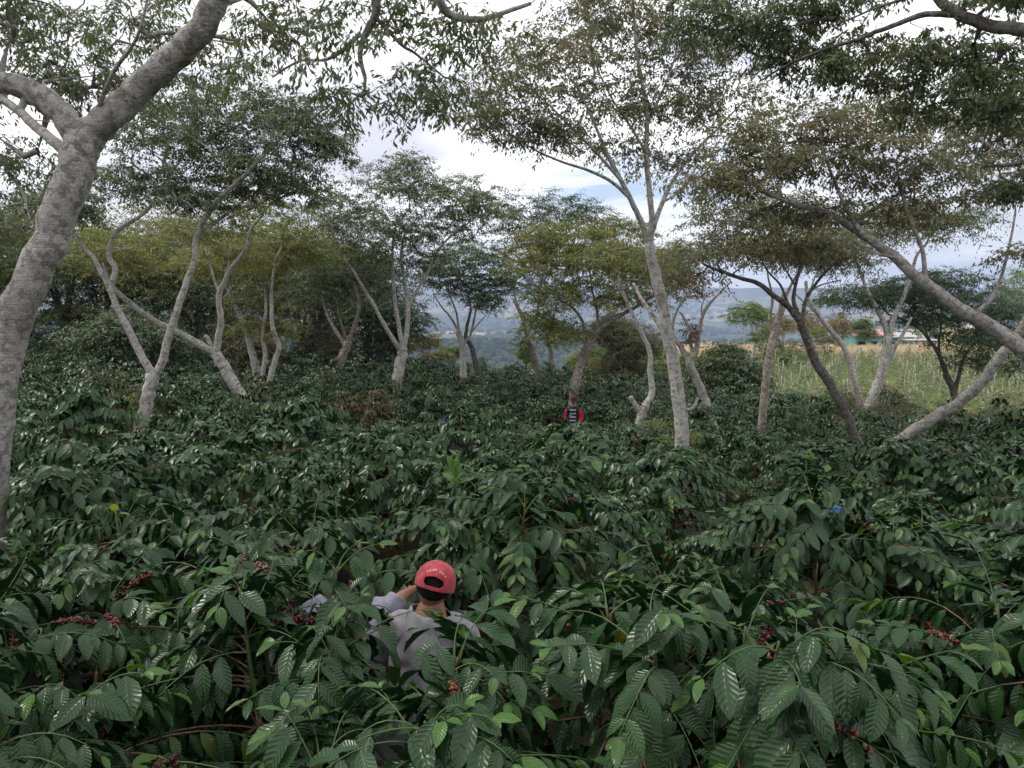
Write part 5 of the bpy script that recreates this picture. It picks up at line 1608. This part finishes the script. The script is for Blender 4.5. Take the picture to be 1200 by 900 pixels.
def person(label, J, facing, head_up, shirt, pants, sleeve='short', scale=1.0, hair=True, hands=True, root_loc=None, collar=True, headr=.093):
    """J: joints in world space: pelvis, chest, neck, head, (shoulder, elbow, wrist) x L/R, (hip, knee, ankle, toe) x L/R"""
    g = lambda k_: np.asarray(J[k_], float)
    base = root_loc if root_loc is not None else (g('ankle_l') + g('ankle_r')) / 2
    base = np.array([base[0], base[1], ghf(base[0], base[1])])
    root = empty('person', base, label, 'person')
    s_ = scale
    order = ['pelvis', 'chest', 'neck', 'headbase', 'shoulder_l', 'elbow_l', 'wrist_l', 'shoulder_r', 'elbow_r', 'wrist_r', 'hip_l', 'knee_l', 'ankle_l', 'toe_l', 'hip_r', 'knee_r', 'ankle_r', 'toe_r', 'belly']
    J = dict(J); J['headbase'] = g('neck') * .35 + g('head') * .65
    if 'belly' not in J: J['belly'] = (g('pelvis') + g('chest')) / 2
    vid = {k_: i for i, k_ in enumerate(order)}
    V = [np.asarray(J[k_], float) for k_ in order]
    E = [('pelvis', 'belly'), ('belly', 'chest'), ('chest', 'neck'), ('neck', 'headbase')]
    for a in 'lr':
        E += [('chest', 'shoulder_' + a), ('shoulder_' + a, 'elbow_' + a), ('elbow_' + a, 'wrist_' + a), ('pelvis', 'hip_' + a), ('hip_' + a, 'knee_' + a), ('knee_' + a, 'ankle_' + a), ('ankle_' + a, 'toe_' + a)]
    rad = {'pelvis': (.135, .10), 'belly': (.13, .095), 'chest': (.15, .105), 'neck': (.064, .064), 'headbase': (.058, .058), 'shoulder': (.058, .058), 'elbow': (.038, .038), 'wrist': (.026, .022), 'hip': (.085, .085), 'knee': (.055, .055), 'ankle': (.036, .036), 'toe': (.034, .026)}
    rr = [tuple(x * s_ * (.92 if k_ in ('pelvis', 'belly', 'chest') else .98) for x in rad[k_.split('_')[0]]) for k_ in order]
    body = MB()
    Vv, q, t = skin_surface(V, [(vid[a], vid[b]) for a, b in E], rr, 2)
    body.add(Vv, q, 0, tri=t)
    hv, hq = head_verts(g('head'), facing, head_up, headr * s_)
    body.add(hv, hq)
    add_ears(body, g('head'), facing, head_up, headr * s_)
    if hands:
        for a, sd_ in (('l', 1), ('r', -1)):
            d = g('wrist_' + a) - g('elbow_' + a)
            hand(body, g('wrist_' + a), d, (0, 0, 1), sd_, s_)
    body.build('body', M['skin'], root, base)
    # clothes follow the body: its own surface, moved outwards and creased
    P = {k_: np.asarray(J[k_], float) for k_ in order}
    Vb, qb, tb = skin_surface(V, [(vid[a], vid[b]) for a, b in E], rr, 3)
    F_ = np.array(qb)
    fn = np.cross(Vb[F_[:, 2]] - Vb[F_[:, 0]], Vb[F_[:, 3]] - Vb[F_[:, 1]])
    vn = np.zeros_like(Vb)
    for c_ in range(4): np.add.at(vn, F_[:, c_], fn)
    vn = nrm(vn)
    segs = [(a, b) for a, b in E]
    best = np.full(len(Vb), 1e9); bt = np.zeros(len(Vb)); bs = np.zeros(len(Vb), int)
    for si, (a, b) in enumerate(segs):
        A_, B_ = P[a], P[b]; ab = B_ - A_
        t_ = np.clip(((Vb - A_) @ ab) / (ab @ ab), 0, 1)
        dd = np.linalg.norm(Vb - A_ - t_[:, None] * ab, axis=1) / (1.5 if a in ('pelvis', 'belly') else 1.0)
        m_ = dd < best; best[m_] = dd[m_]; bt[m_] = t_[m_]; bs[m_] = si
    names = [a + '>' + b for a, b in segs]
    wrapf = np.zeros(len(Vb), bool); legf = np.zeros(len(Vb), bool)
    smax = .72 if sleeve == 'short' else 1.0
    for si, nm in enumerate(names):
        w_ = bs == si
        if nm in ('pelvis>belly', 'belly>chest'): wrapf |= w_
        if nm == 'pelvis>belly': legf |= w_ & (bt < .35)
        if nm.startswith('chest>shoulder'): wrapf |= w_
        if nm == 'chest>neck': wrapf |= w_ & (bt < .80)
        if nm.startswith('shoulder'): wrapf |= w_ & (bt < smax)
        if sleeve == 'long' and nm.startswith('elbow'): wrapf |= w_ & (bt < .93)
        if nm.startswith('pelvis>hip'): wrapf |= w_ & (bt < .25); legf |= w_
        if nm.startswith('hip') or nm.startswith('knee'): legf |= w_
    thr_s = {'chest>neck': .80, 'shoulder_l>elbow_l': smax, 'shoulder_r>elbow_r': smax}
    thr_l = {'pelvis>belly': .35}
    if sleeve == 'long': thr_s = {'chest>neck': .80, 'elbow_l>wrist_l': .93, 'elbow_r>wrist_r': .93}
    def garment(mask, off, fold, name, mat, thr):
        fm = mask[F_].any(1)
        shift = np.zeros_like(Vb)
        for si, nm in enumerate(names):                    # straight hems
            if nm in thr:
                A_, B_ = P[segs[si][0]], P[segs[si][1]]
                w_ = (bs == si) & ~mask
                shift[w_] = -(bt[w_] - thr[nm])[:, None] * (B_ - A_)[None]
        used = np.unique(F_[fm]); remap = np.full(len(Vb), -1); remap[used] = np.arange(len(used))
        nz = []
        for v in Vb[used]:
            x_, y_, z_ = map(float, v)
            n_ = mnoise.noise(Vector((x_ * 7, y_ * 7, z_ * 4.5 + x_ * 5)))
            r_ = 1 - abs(mnoise.noise(Vector((x_ * 13 + z_ * 9 + 3, y_ * 13, z_ * 8 - x_ * 7)))) * 3.2
            nz.append(.45 * n_ + .55 * max(r_, -.2))
        VV = Vb[used] + shift[used] + vn[used] * (off * s_ + fold * s_ * np.array(nz))[:, None]
        g_ = MB(); g_.add(VV, remap[F_[fm]])
        o_ = g_.build(name, mat, root, base)
        sd = o_.modifiers.new('thickness', 'SOLIDIFY'); sd.thickness = .004; sd.offset = -1
        return o_
    garment(wrapf, .022, .019, 'shirt', shirt, thr_s)
    garment(legf, .016, .010, 'trousers', pants, thr_l)
    for a in 'lr':
        sm = MB(); A_, T_ = P['ankle_' + a], P['toe_' + a]
        Vv, q, t = skin_surface([A_ + (0, 0, .02), A_ * .6 + T_ * .4 + (0, 0, -.01), T_], [(0, 1), (1, 2)], [(.048 * s_, .048 * s_), (.052 * s_, .042 * s_), (.045 * s_, .034 * s_)], 2)
        sm.add(Vv, q, 0, tri=t); sm.build('shoe', M['shoe'], root, base)
    if hair:
        s, f, u = frame(facing, head_up)
        Vh = []; nt_, np_ = 24, 12
        for i in range(np_ + 1):
            for j in range(nt_):
                ph = 2 * PI * j / nt_
                lim = .40 + .20 * (1 - math.sin(ph)) * .5 * 1.2
                th = PI * i / np_ * lim
                x = math.sin(th) * math.cos(ph) * .88; y = math.sin(th) * math.sin(ph) * 1.06 - .03; z = math.cos(th) * 1.27
                if y < 0 and z < -.1: x *= 1 + z * .15
                Vh.append(g('head') + headr * s_ * (s * x + f * y + u * z) * (1 + .012 * math.sin(j * 3.1 + i * 2.3)))
        i = np.arange(np_)[:, None] * nt_; j = np.arange(nt_)[None]; j2 = (j + 1) % nt_
        q = np.stack([i + j, i + nt_ + j, i + nt_ + j2, i + j2], -1).reshape(-1, 4)
        hm = MB(); hm.add(np.array(Vh), q); hm.build('hair', M['hair'], root, base)
    return root, base


M['shoe'] = simple_mat('muddy_boot', (.06, .045, .035), .8, .2, 20, .3)
M['shirt_grey'] = cloth('faded_grey_shirt', (.27, .26, .275))
M['shirt_blue'] = cloth('blue_grey_shirt', (.16, .16, .225))
M['shirt_light'] = cloth('light_grey_shirt', (.23, .23, .28))
M['shirt_navy'] = cloth('navy_shirt', (.022, .03, .075))
M['jeans_white'] = cloth('pale_trousers', (.52, .53, .58))
M['jeans_dark'] = cloth('dark_trousers', (.03, .035, .05))
M['cap_red'] = cloth('washed_coral_cap', (.36, .05, .058), 34, .32)
M['cap_dark'] = cloth('black_cap', (.012, .012, .015))
M['white_thread'] = simple_mat('white_thread', (.72, .62, .60), .8, .2)
M['belt'] = simple_mat('tan_leather_belt', (.20, .105, .07), .6, .4, 30, .2)


def cap_part(root, base, c, fwd, up, r, mat, opening=True, text=None, brim_mat=None):
    s, f, u = frame(fwd, up)
    c = np.asarray(c, float)
    nt_, np_ = 132, 54
    def P(ph, th, k_=1.0):
        panel = 1 - .012 * max(0, 1 - abs(((ph / (PI / 3)) % 1) - .0) / .06) - .012 * max(0, 1 - abs(((ph / (PI / 3)) % 1) - 1.0) / .06)
        x = math.sin(th) * math.cos(ph) * .93; y = math.sin(th) * math.sin(ph) * 1.10; z = max(math.cos(th), -.2) * 1.08
        sq = 1 + .05 * math.sin(th * 2) ** 2 + .010 * math.sin(ph * 5 + th * 4) + .007 * math.sin(ph * 11 - th * 7)
        return c + r * k_ * panel * sq * (s * x + f * y + u * (z + .10))
    tmax = R(96)
    V = np.array([P(2 * PI * j / nt_, tmax * i / np_, kk) for kk in (1.0, .965) for i in range(np_ + 1) for j in range(nt_)])
    n1 = (np_ + 1) * nt_
    q = []
    def hole(i, j):
        if not opening: return False
        ph = 2 * PI * (j + .5) / nt_; th = math.degrees(tmax * (i + .5) / np_)
        da = math.degrees((ph - 1.5 * PI + PI) % (2 * PI) - PI)
        return th < 87 and (da / 31) ** 2 + ((th - 77) / 12.5) ** 2 < 1
    hs = {(i, j % nt_) for i in range(np_) for j in range(nt_) if hole(i, j)}
    for i in range(np_):
        for j in range(nt_):
            j2 = (j + 1) % nt_
            if (i, j) in hs: continue
            a, b, c_, d_ = i * nt_ + j, (i + 1) * nt_ + j, (i + 1) * nt_ + j2, i * nt_ + j2
            q.append((a, b, c_, d_)); q.append((n1 + a, n1 + d_, n1 + c_, n1 + b))
            if (i, j2) in hs: q.append((d_, c_, n1 + c_, n1 + d_))
            if (i, (j - 1) % nt_) in hs: q.append((b, a, n1 + a, n1 + b))
            if (i + 1, j) in hs: q.append((c_, b, n1 + b, n1 + c_))
            if (i - 1, j) in hs: q.append((a, d_, n1 + d_, n1 + a))
            if i == np_ - 1: q.append((b, n1 + b, n1 + c_, c_))
    mb = MB(); mb.add(V, q)
    mb.sphere(c + r * u * 1.19, .007, 10, 6, 0, (.5, 0, 0), (1, 1, .6))
    cap = mb.build('cap', mat, root, base)
    # peak
    bm_ = MB(); nb_, mb_ = 16, 6; VV = []
    for kk in (0, -.018):
        for i in range(mb_ + 1):
            for j in range(nb_ + 1):
                a = R(-52 + 104 * j / nb_); t = i / mb_
                e = 1.02 + .72 * t * math.cos(a) ** .5
                x = math.sin(a) * (.93 + .02 * t); y = math.cos(a) * 1.08 + .70 * t * math.cos(a) ** .6
                VV.append(c + r * (s * x + f * y + u * (-.10 + kk - .10 * t - .16 * (math.sin(a) ** 2) * (.4 + t))))
    w_ = nb_ + 1; n1 = (mb_ + 1) * w_
    i = np.arange(mb_)[:, None] * w_; j = np.arange(nb_)[None]
    qa = np.stack([i + j, i + j + 1, i + w_ + j + 1, i + w_ + j], -1).reshape(-1, 4)
    qq = np.vstack([qa, qa[:, ::-1] + n1, [(mb_ * w_ + j_, mb_ * w_ + j_ + 1, n1 + mb_ * w_ + j_ + 1, n1 + mb_ * w_ + j_) for j_ in range(nb_)]])
    bm_.add(np.array(VV), qq); bm_.build('peak', brim_mat or mat, cap, base)
    if text:
        lm = MB()
        n = len(text); th0 = R(57)
        for ci, ch in enumerate(text):
            if ch == ' ': continue
            cu = bpy.data.curves.new('t', 'FONT'); cu.body = ch; cu.size = 1; cu.extrude = .04; cu.align_x = 'CENTER'; cu.resolution_u = 3
            o = bpy.data.objects.new('t', cu); COL.objects.link(o)
            dg = bpy.context.evaluated_depsgraph_get(); dg.update()
            me = bpy.data.meshes.new_from_object(o.evaluated_get(dg))
            vs = np.array([v.co[:] for v in me.vertices])
            # arc over the opening: seen from behind, text runs from the wearer's left to right
            lin = (ci - (n - 1) / 2) / ((n - 1) / 2)
            ph = 1.5 * PI + lin * R(30)
            th = R(51) + R(9) * lin ** 2
            p0 = P(ph, th, 1.0); pn = nrm(P(ph, th, 1.06) - p0); pt = nrm(P(ph + .02, th) - P(ph - .02, th)); 
            tilt = lin * .35
            upv = np.cross(pn, pt); pt2 = pt * math.cos(tilt) - upv * math.sin(tilt); up2 = np.cross(pn, pt2)
            sz = .0165
            W_ = p0 + pn * .0012 + pt2 * (vs[:, :1] * sz) + up2 * (vs[:, 1:2] * sz) + pn * (vs[:, 2:3] * sz * .4)
            q4 = [tuple(p.vertices) for p in me.polygons if len(p.vertices) == 4]; t3 = []
            for p in me.polygons:
                if len(p.vertices) != 4:
                    vv = list(p.vertices)
                    t3 += [(vv[0], vv[k_], vv[k_ + 1]) for k_ in range(1, len(vv) - 1)]
            lm.add(W_, q4, tri=t3)
            bpy.data.objects.remove(o); bpy.data.meshes.remove(me); bpy.data.curves.remove(cu)
        lm.build('lettering', M['white_thread'], cap, base, smooth=False)
    return cap


def std_legs(J, cx, cy, hipz, w=.09, toe=(0, .13), stance=.12, bend=0.0):
    z = ghf(cx, cy)
    for a, sg in (('l', -1), ('r', 1)):
        J['hip_' + a] = (cx + sg * w, cy, hipz - .05)
        fx, fy = cx + sg * stance, cy
        J['ankle_' + a] = (fx, fy, ghf(fx, fy) + .08)
        kx = (J['hip_' + a][0] + fx) / 2 + toe[0] * bend * 3; ky = (cy + fy) / 2 + toe[1] * bend * 3 + .02
        J['knee_' + a] = (kx, ky, (hipz + z) / 2)
        J['toe_' + a] = (fx + toe[0], fy + toe[1], ghf(fx + toe[0], fy + toe[1]) + .03)


# --- the man in the red cap, his back to us
hd = at(509, 688, 3.52)
px_, py_ = at(466, 868, 3.36)[0], 3.36
belt_z = at(466, 868, 3.36)[2]
J = dict(pelvis=(px_, py_, belt_z - .04), belly=(px_ + .04, py_ + .03, belt_z + .16), chest=(hd[0] - .035, hd[1] - .02, hd[2] - .26), neck=(hd[0] - .01, hd[1] - .01, hd[2] - .085), head=tuple(hd),
         shoulder_l=(hd[0] - .20, hd[1] - .0, hd[2] - .185), elbow_l=(hd[0] - .30, hd[1] + .12, hd[2] - .50), wrist_l=(hd[0] - .20, hd[1] + .34, hd[2] - .58),
         shoulder_r=(hd[0] + .14, hd[1] + .02, hd[2] - .21), elbow_r=(hd[0] + .17, hd[1] + .14, hd[2] - .54), wrist_r=(hd[0] + .06, hd[1] + .36, hd[2] - .62))
std_legs(J, px_, py_, belt_z - .05)
fw, up = (.02, 1, -.25), (.26, .2, 1)
root, base = person('man seen from behind in faded red cap, grey T-shirt and pale trousers', J, fw, up, M['shirt_grey'], M['jeans_white'])
cap_part(root, base, hd, fw, up, .104, M['cap_red'], True, 'TEAM USA')
mb = MB()
pc = np.array([px_, py_, belt_z]); ring = []
ang = np.linspace(0, 2 * PI, 37)[:-1]
for kz, rr in ((-.019, 1.0), (-.019, 1.035), (.019, 1.035), (.019, 1.0)):
    ring += [(pc[0] + .158 * rr * math.cos(a), pc[1] + .118 * rr * math.sin(a), pc[2] - .045 + kz) for a in ang]
i = np.arange(4)[:, None] * 36; j = np.arange(36)[None]; j2 = (j + 1) % 36
mb.add(ring, np.stack([i + j, i + j2, (i + 36) % 144 + j2, (i + 36) % 144 + j], -1).reshape(-1, 4))
mb.build('belt', M['belt'], root, base)

# --- stooping worker in the blue-grey shirt
sh = at(370, 712, 4.0)
J = dict(pelvis=(sh[0] - .26, 4.0, sh[2] - .42), belly=(sh[0] - .17, 4.0, sh[2] - .24), chest=(sh[0] - .0, 4.0, sh[2] - .07), neck=(sh[0] + .10, 4.04, sh[2] + .02), head=tuple(at(397, 713, 4.12)),
         shoulder_l=(sh[0] + .01, 4.17, sh[2] - .05), elbow_l=(sh[0] + .14, 4.28, sh[2] - .28), wrist_l=(sh[0] + .32, 4.3, sh[2] - .14),
         shoulder_r=(sh[0] + .02, 3.90, sh[2] - .04), elbow_r=(sh[0] + .10, 3.86, sh[2] - .30), wrist_r=(sh[0] + .30, 3.98, sh[2] - .30))
std_legs(J, sh[0] - .26, 4.0, sh[2] - .48, .08, (.13, 0), .1)
person('person stooping in a blue-grey shirt, rounded shoulder and ear over the leaves', J, (1, .15, -.5), (.5, 0, .9), M['shirt_blue'], M['jeans_dark'], scale=.92)

# --- the one in the light grey shirt, arm reaching towards the red cap
sh = at(440, 716, 4.05)
J = dict(pelvis=(sh[0] - .16, 3.98, sh[2] - .46), belly=(sh[0] - .11, 4.0, sh[2] - .27), chest=(sh[0] - .03, 4.06, sh[2] - .08), neck=(sh[0] + .0, 4.18, sh[2] - .02), head=(sh[0] + .0, 4.30, sh[2] - .10),
         shoulder_l=(sh[0] - .15, 4.12, sh[2] - .06), elbow_l=(sh[0] - .20, 4.3, sh[2] - .26), wrist_l=(sh[0] - .06, 4.45, sh[2] - .16),
         shoulder_r=(sh[0] + .09, 4.06, sh[2] + .02), elbow_r=tuple(at(470, 699, 4.1)), wrist_r=tuple(at(486, 690, 4.32)))
std_legs(J, sh[0] - .16, 3.98, sh[2] - .5, .08, (0, .13), .1)
person('person bending in a light grey shirt, bare arm raised right next to the red cap', J, (.1, 1, -.9), (0, .8, .6), M['shirt_light'], M['jeans_dark'], scale=.92)

# --- face in the shade, navy shirt
hd2 = at(408, 680, 4.55)
J = dict(pelvis=(hd2[0] + .02, 4.62, hd2[2] - .68), chest=(hd2[0] + .03, 4.6, hd2[2] - .30), neck=(hd2[0] + .02, 4.58, hd2[2] - .12), head=tuple(hd2),
         shoulder_l=(hd2[0] + .03, 4.44, hd2[2] - .22), elbow_l=(hd2[0] - .06, 4.32, hd2[2] - .42), wrist_l=(hd2[0] - .20, 4.28, hd2[2] - .26),
         shoulder_r=(hd2[0] + .05, 4.76, hd2[2] - .22), elbow_r=(hd2[0] - .04, 4.86, hd2[2] - .44), wrist_r=(hd2[0] - .22, 4.8, hd2[2] - .34))
std_legs(J, hd2[0] + .02, 4.62, hd2[2] - .74, .08, (-.13, 0), .1)
person('person deep in the shade under hanging leaves, face in profile and a navy shirt', J, (-1, -.35, -.1), (0, 0, 1), M['shirt_navy'], M['jeans_dark'], scale=.88)


# --- the far one in the striped jacket
def stripes():
    m, nt, out = new_mat('striped_black_jacket_red_sleeves')
    k = N(nt)
    tc = k.n('ShaderNodeTexCoord'); sx = k.n('ShaderNodeSeparateXYZ'); k.l(tc.outputs['Object'], sx.inputs[0])
    z = k.math('FRACT', k.math('MULTIPLY', sx.outputs[2], 10.5))
    st = k.math('GREATER_THAN', z, .62)
    ax = k.math('ABSOLUTE', k.math('ADD', sx.outputs[0], .02))
    inner = k.math('LESS_THAN', ax, .085)
    front = k.math('LESS_THAN', sx.outputs[1], -.03)
    lo = k.math('LESS_THAN', sx.outputs[2], 1.26)
    f = k.math('MULTIPLY', k.math('MULTIPLY', st, inner), k.math('MULTIPLY', front, lo))
    col = k.mix(f, (.02, .02, .035), (.42, .42, .46))
    sleeve = k.math('MULTIPLY', k.math('MAXIMUM', k.math('GREATER_THAN', sx.outputs[0], .135), k.math('LESS_THAN', sx.outputs[0], -.20)), k.math('LESS_THAN', sx.outputs[2], 1.24))
    col = k.mix(sleeve, col, (.42, .015, .04))
    k.principled(out, col, .7, .3)
    return m


X0 = at(672, 470, 20.6)[0]; Y0 = 20.6; z0 = ghf(X0, Y0)
hz = at(672, 468.5, 20.6)[2]
hh = hz - z0
J = dict(pelvis=(X0, Y0, hz - .68), chest=(X0, Y0, hz - .33), neck=(X0, Y0, hz - .14), head=(X0, Y0 - .01, hz),
         shoulder_l=(X0 + .155, Y0, hz - .25), elbow_l=(X0 + .225, Y0 - .04, hz - .50), wrist_l=(X0 + .10, Y0 - .20, hz - .64),
         shoulder_r=(X0 - .155, Y0, hz - .25), elbow_r=(X0 - .20, Y0 - .02, hz - .50), wrist_r=(X0 - .16, Y0 - .14, hz - .68))
std_legs(J, X0, Y0, hz - .72, .09, (0, -.13), .12)
root, base = person('distant person facing us in black-and-white striped jacket with red sleeves, dark cap', J, (0, -1, -.1), (0, 0, 1), stripes(), M['jeans_dark'], sleeve='long', hands=True)
cap_part(root, base, (X0, Y0 - .01, hz), (0, -1, -.15), (0, 0, 1), .102, cloth('dark_red_cap', (.07, .02, .03)), False, None, M['cap_dark'])
print('striped person height', hh)

# --- crouching navy back far off
c = at(534, 483, 18.0)
J = dict(pelvis=(c[0] - .05, c[1] + .25, c[2] - .30), belly=(c[0] - .03, c[1] + .12, c[2] - .16), chest=(c[0], c[1] - .02, c[2] - .08), neck=(c[0] + .03, c[1] - .18, c[2] - .16), head=(c[0] + .04, c[1] - .28, c[2] - .26),
         shoulder_l=(c[0] + .20, c[1] - .06, c[2] - .12), elbow_l=(c[0] + .24, c[1] - .25, c[2] - .34), wrist_l=(c[0] + .12, c[1] - .42, c[2] - .42),
         shoulder_r=(c[0] - .18, c[1] - .06, c[2] - .12), elbow_r=(c[0] - .22, c[1] - .25, c[2] - .34), wrist_r=(c[0] - .10, c[1] - .42, c[2] - .42))
std_legs(J, c[0] - .05, c[1] + .25, c[2] - .36, .09, (0, -.13), .12)
person('distant stooping person, only a dark navy back above the coffee', J, (0, -1, -1.2), (0, -.8, .6), M['shirt_navy'], M['jeans_dark'], sleeve='long')

# --- dark cap with blue crown at middle right
c = at(981, 606, 8.6)
J = dict(pelvis=(c[0] + .05, c[1] + .1, c[2] - .66), chest=(c[0] + .03, c[1] + .05, c[2] - .33), neck=(c[0], c[1] + .02, c[2] - .14), head=tuple(c),
         shoulder_l=(c[0] - .14, c[1] + .05, c[2] - .25), elbow_l=(c[0] - .22, c[1] - .12, c[2] - .45), wrist_l=(c[0] - .10, c[1] - .32, c[2] - .38),
         shoulder_r=(c[0] + .19, c[1] + .05, c[2] - .25), elbow_r=(c[0] + .25, c[1] - .12, c[2] - .45), wrist_r=(c[0] + .12, c[1] - .32, c[2] - .38))
std_legs(J, c[0] + .05, c[1] + .1, c[2] - .7, .09, (-.10, -.08), .12)
root, base = person('person sunk in the coffee with only a bright blue cap top catching the light', J, (-.6, -.8, -.3), (0, 0, 1), M['cap_dark'], M['jeans_dark'])
cap_part(root, base, c, (-.6, -.8, -.35), (0, 0, 1), .104, cloth('bright_blue_cap', (.01, .09, .26)), False, None, M['cap_dark'])
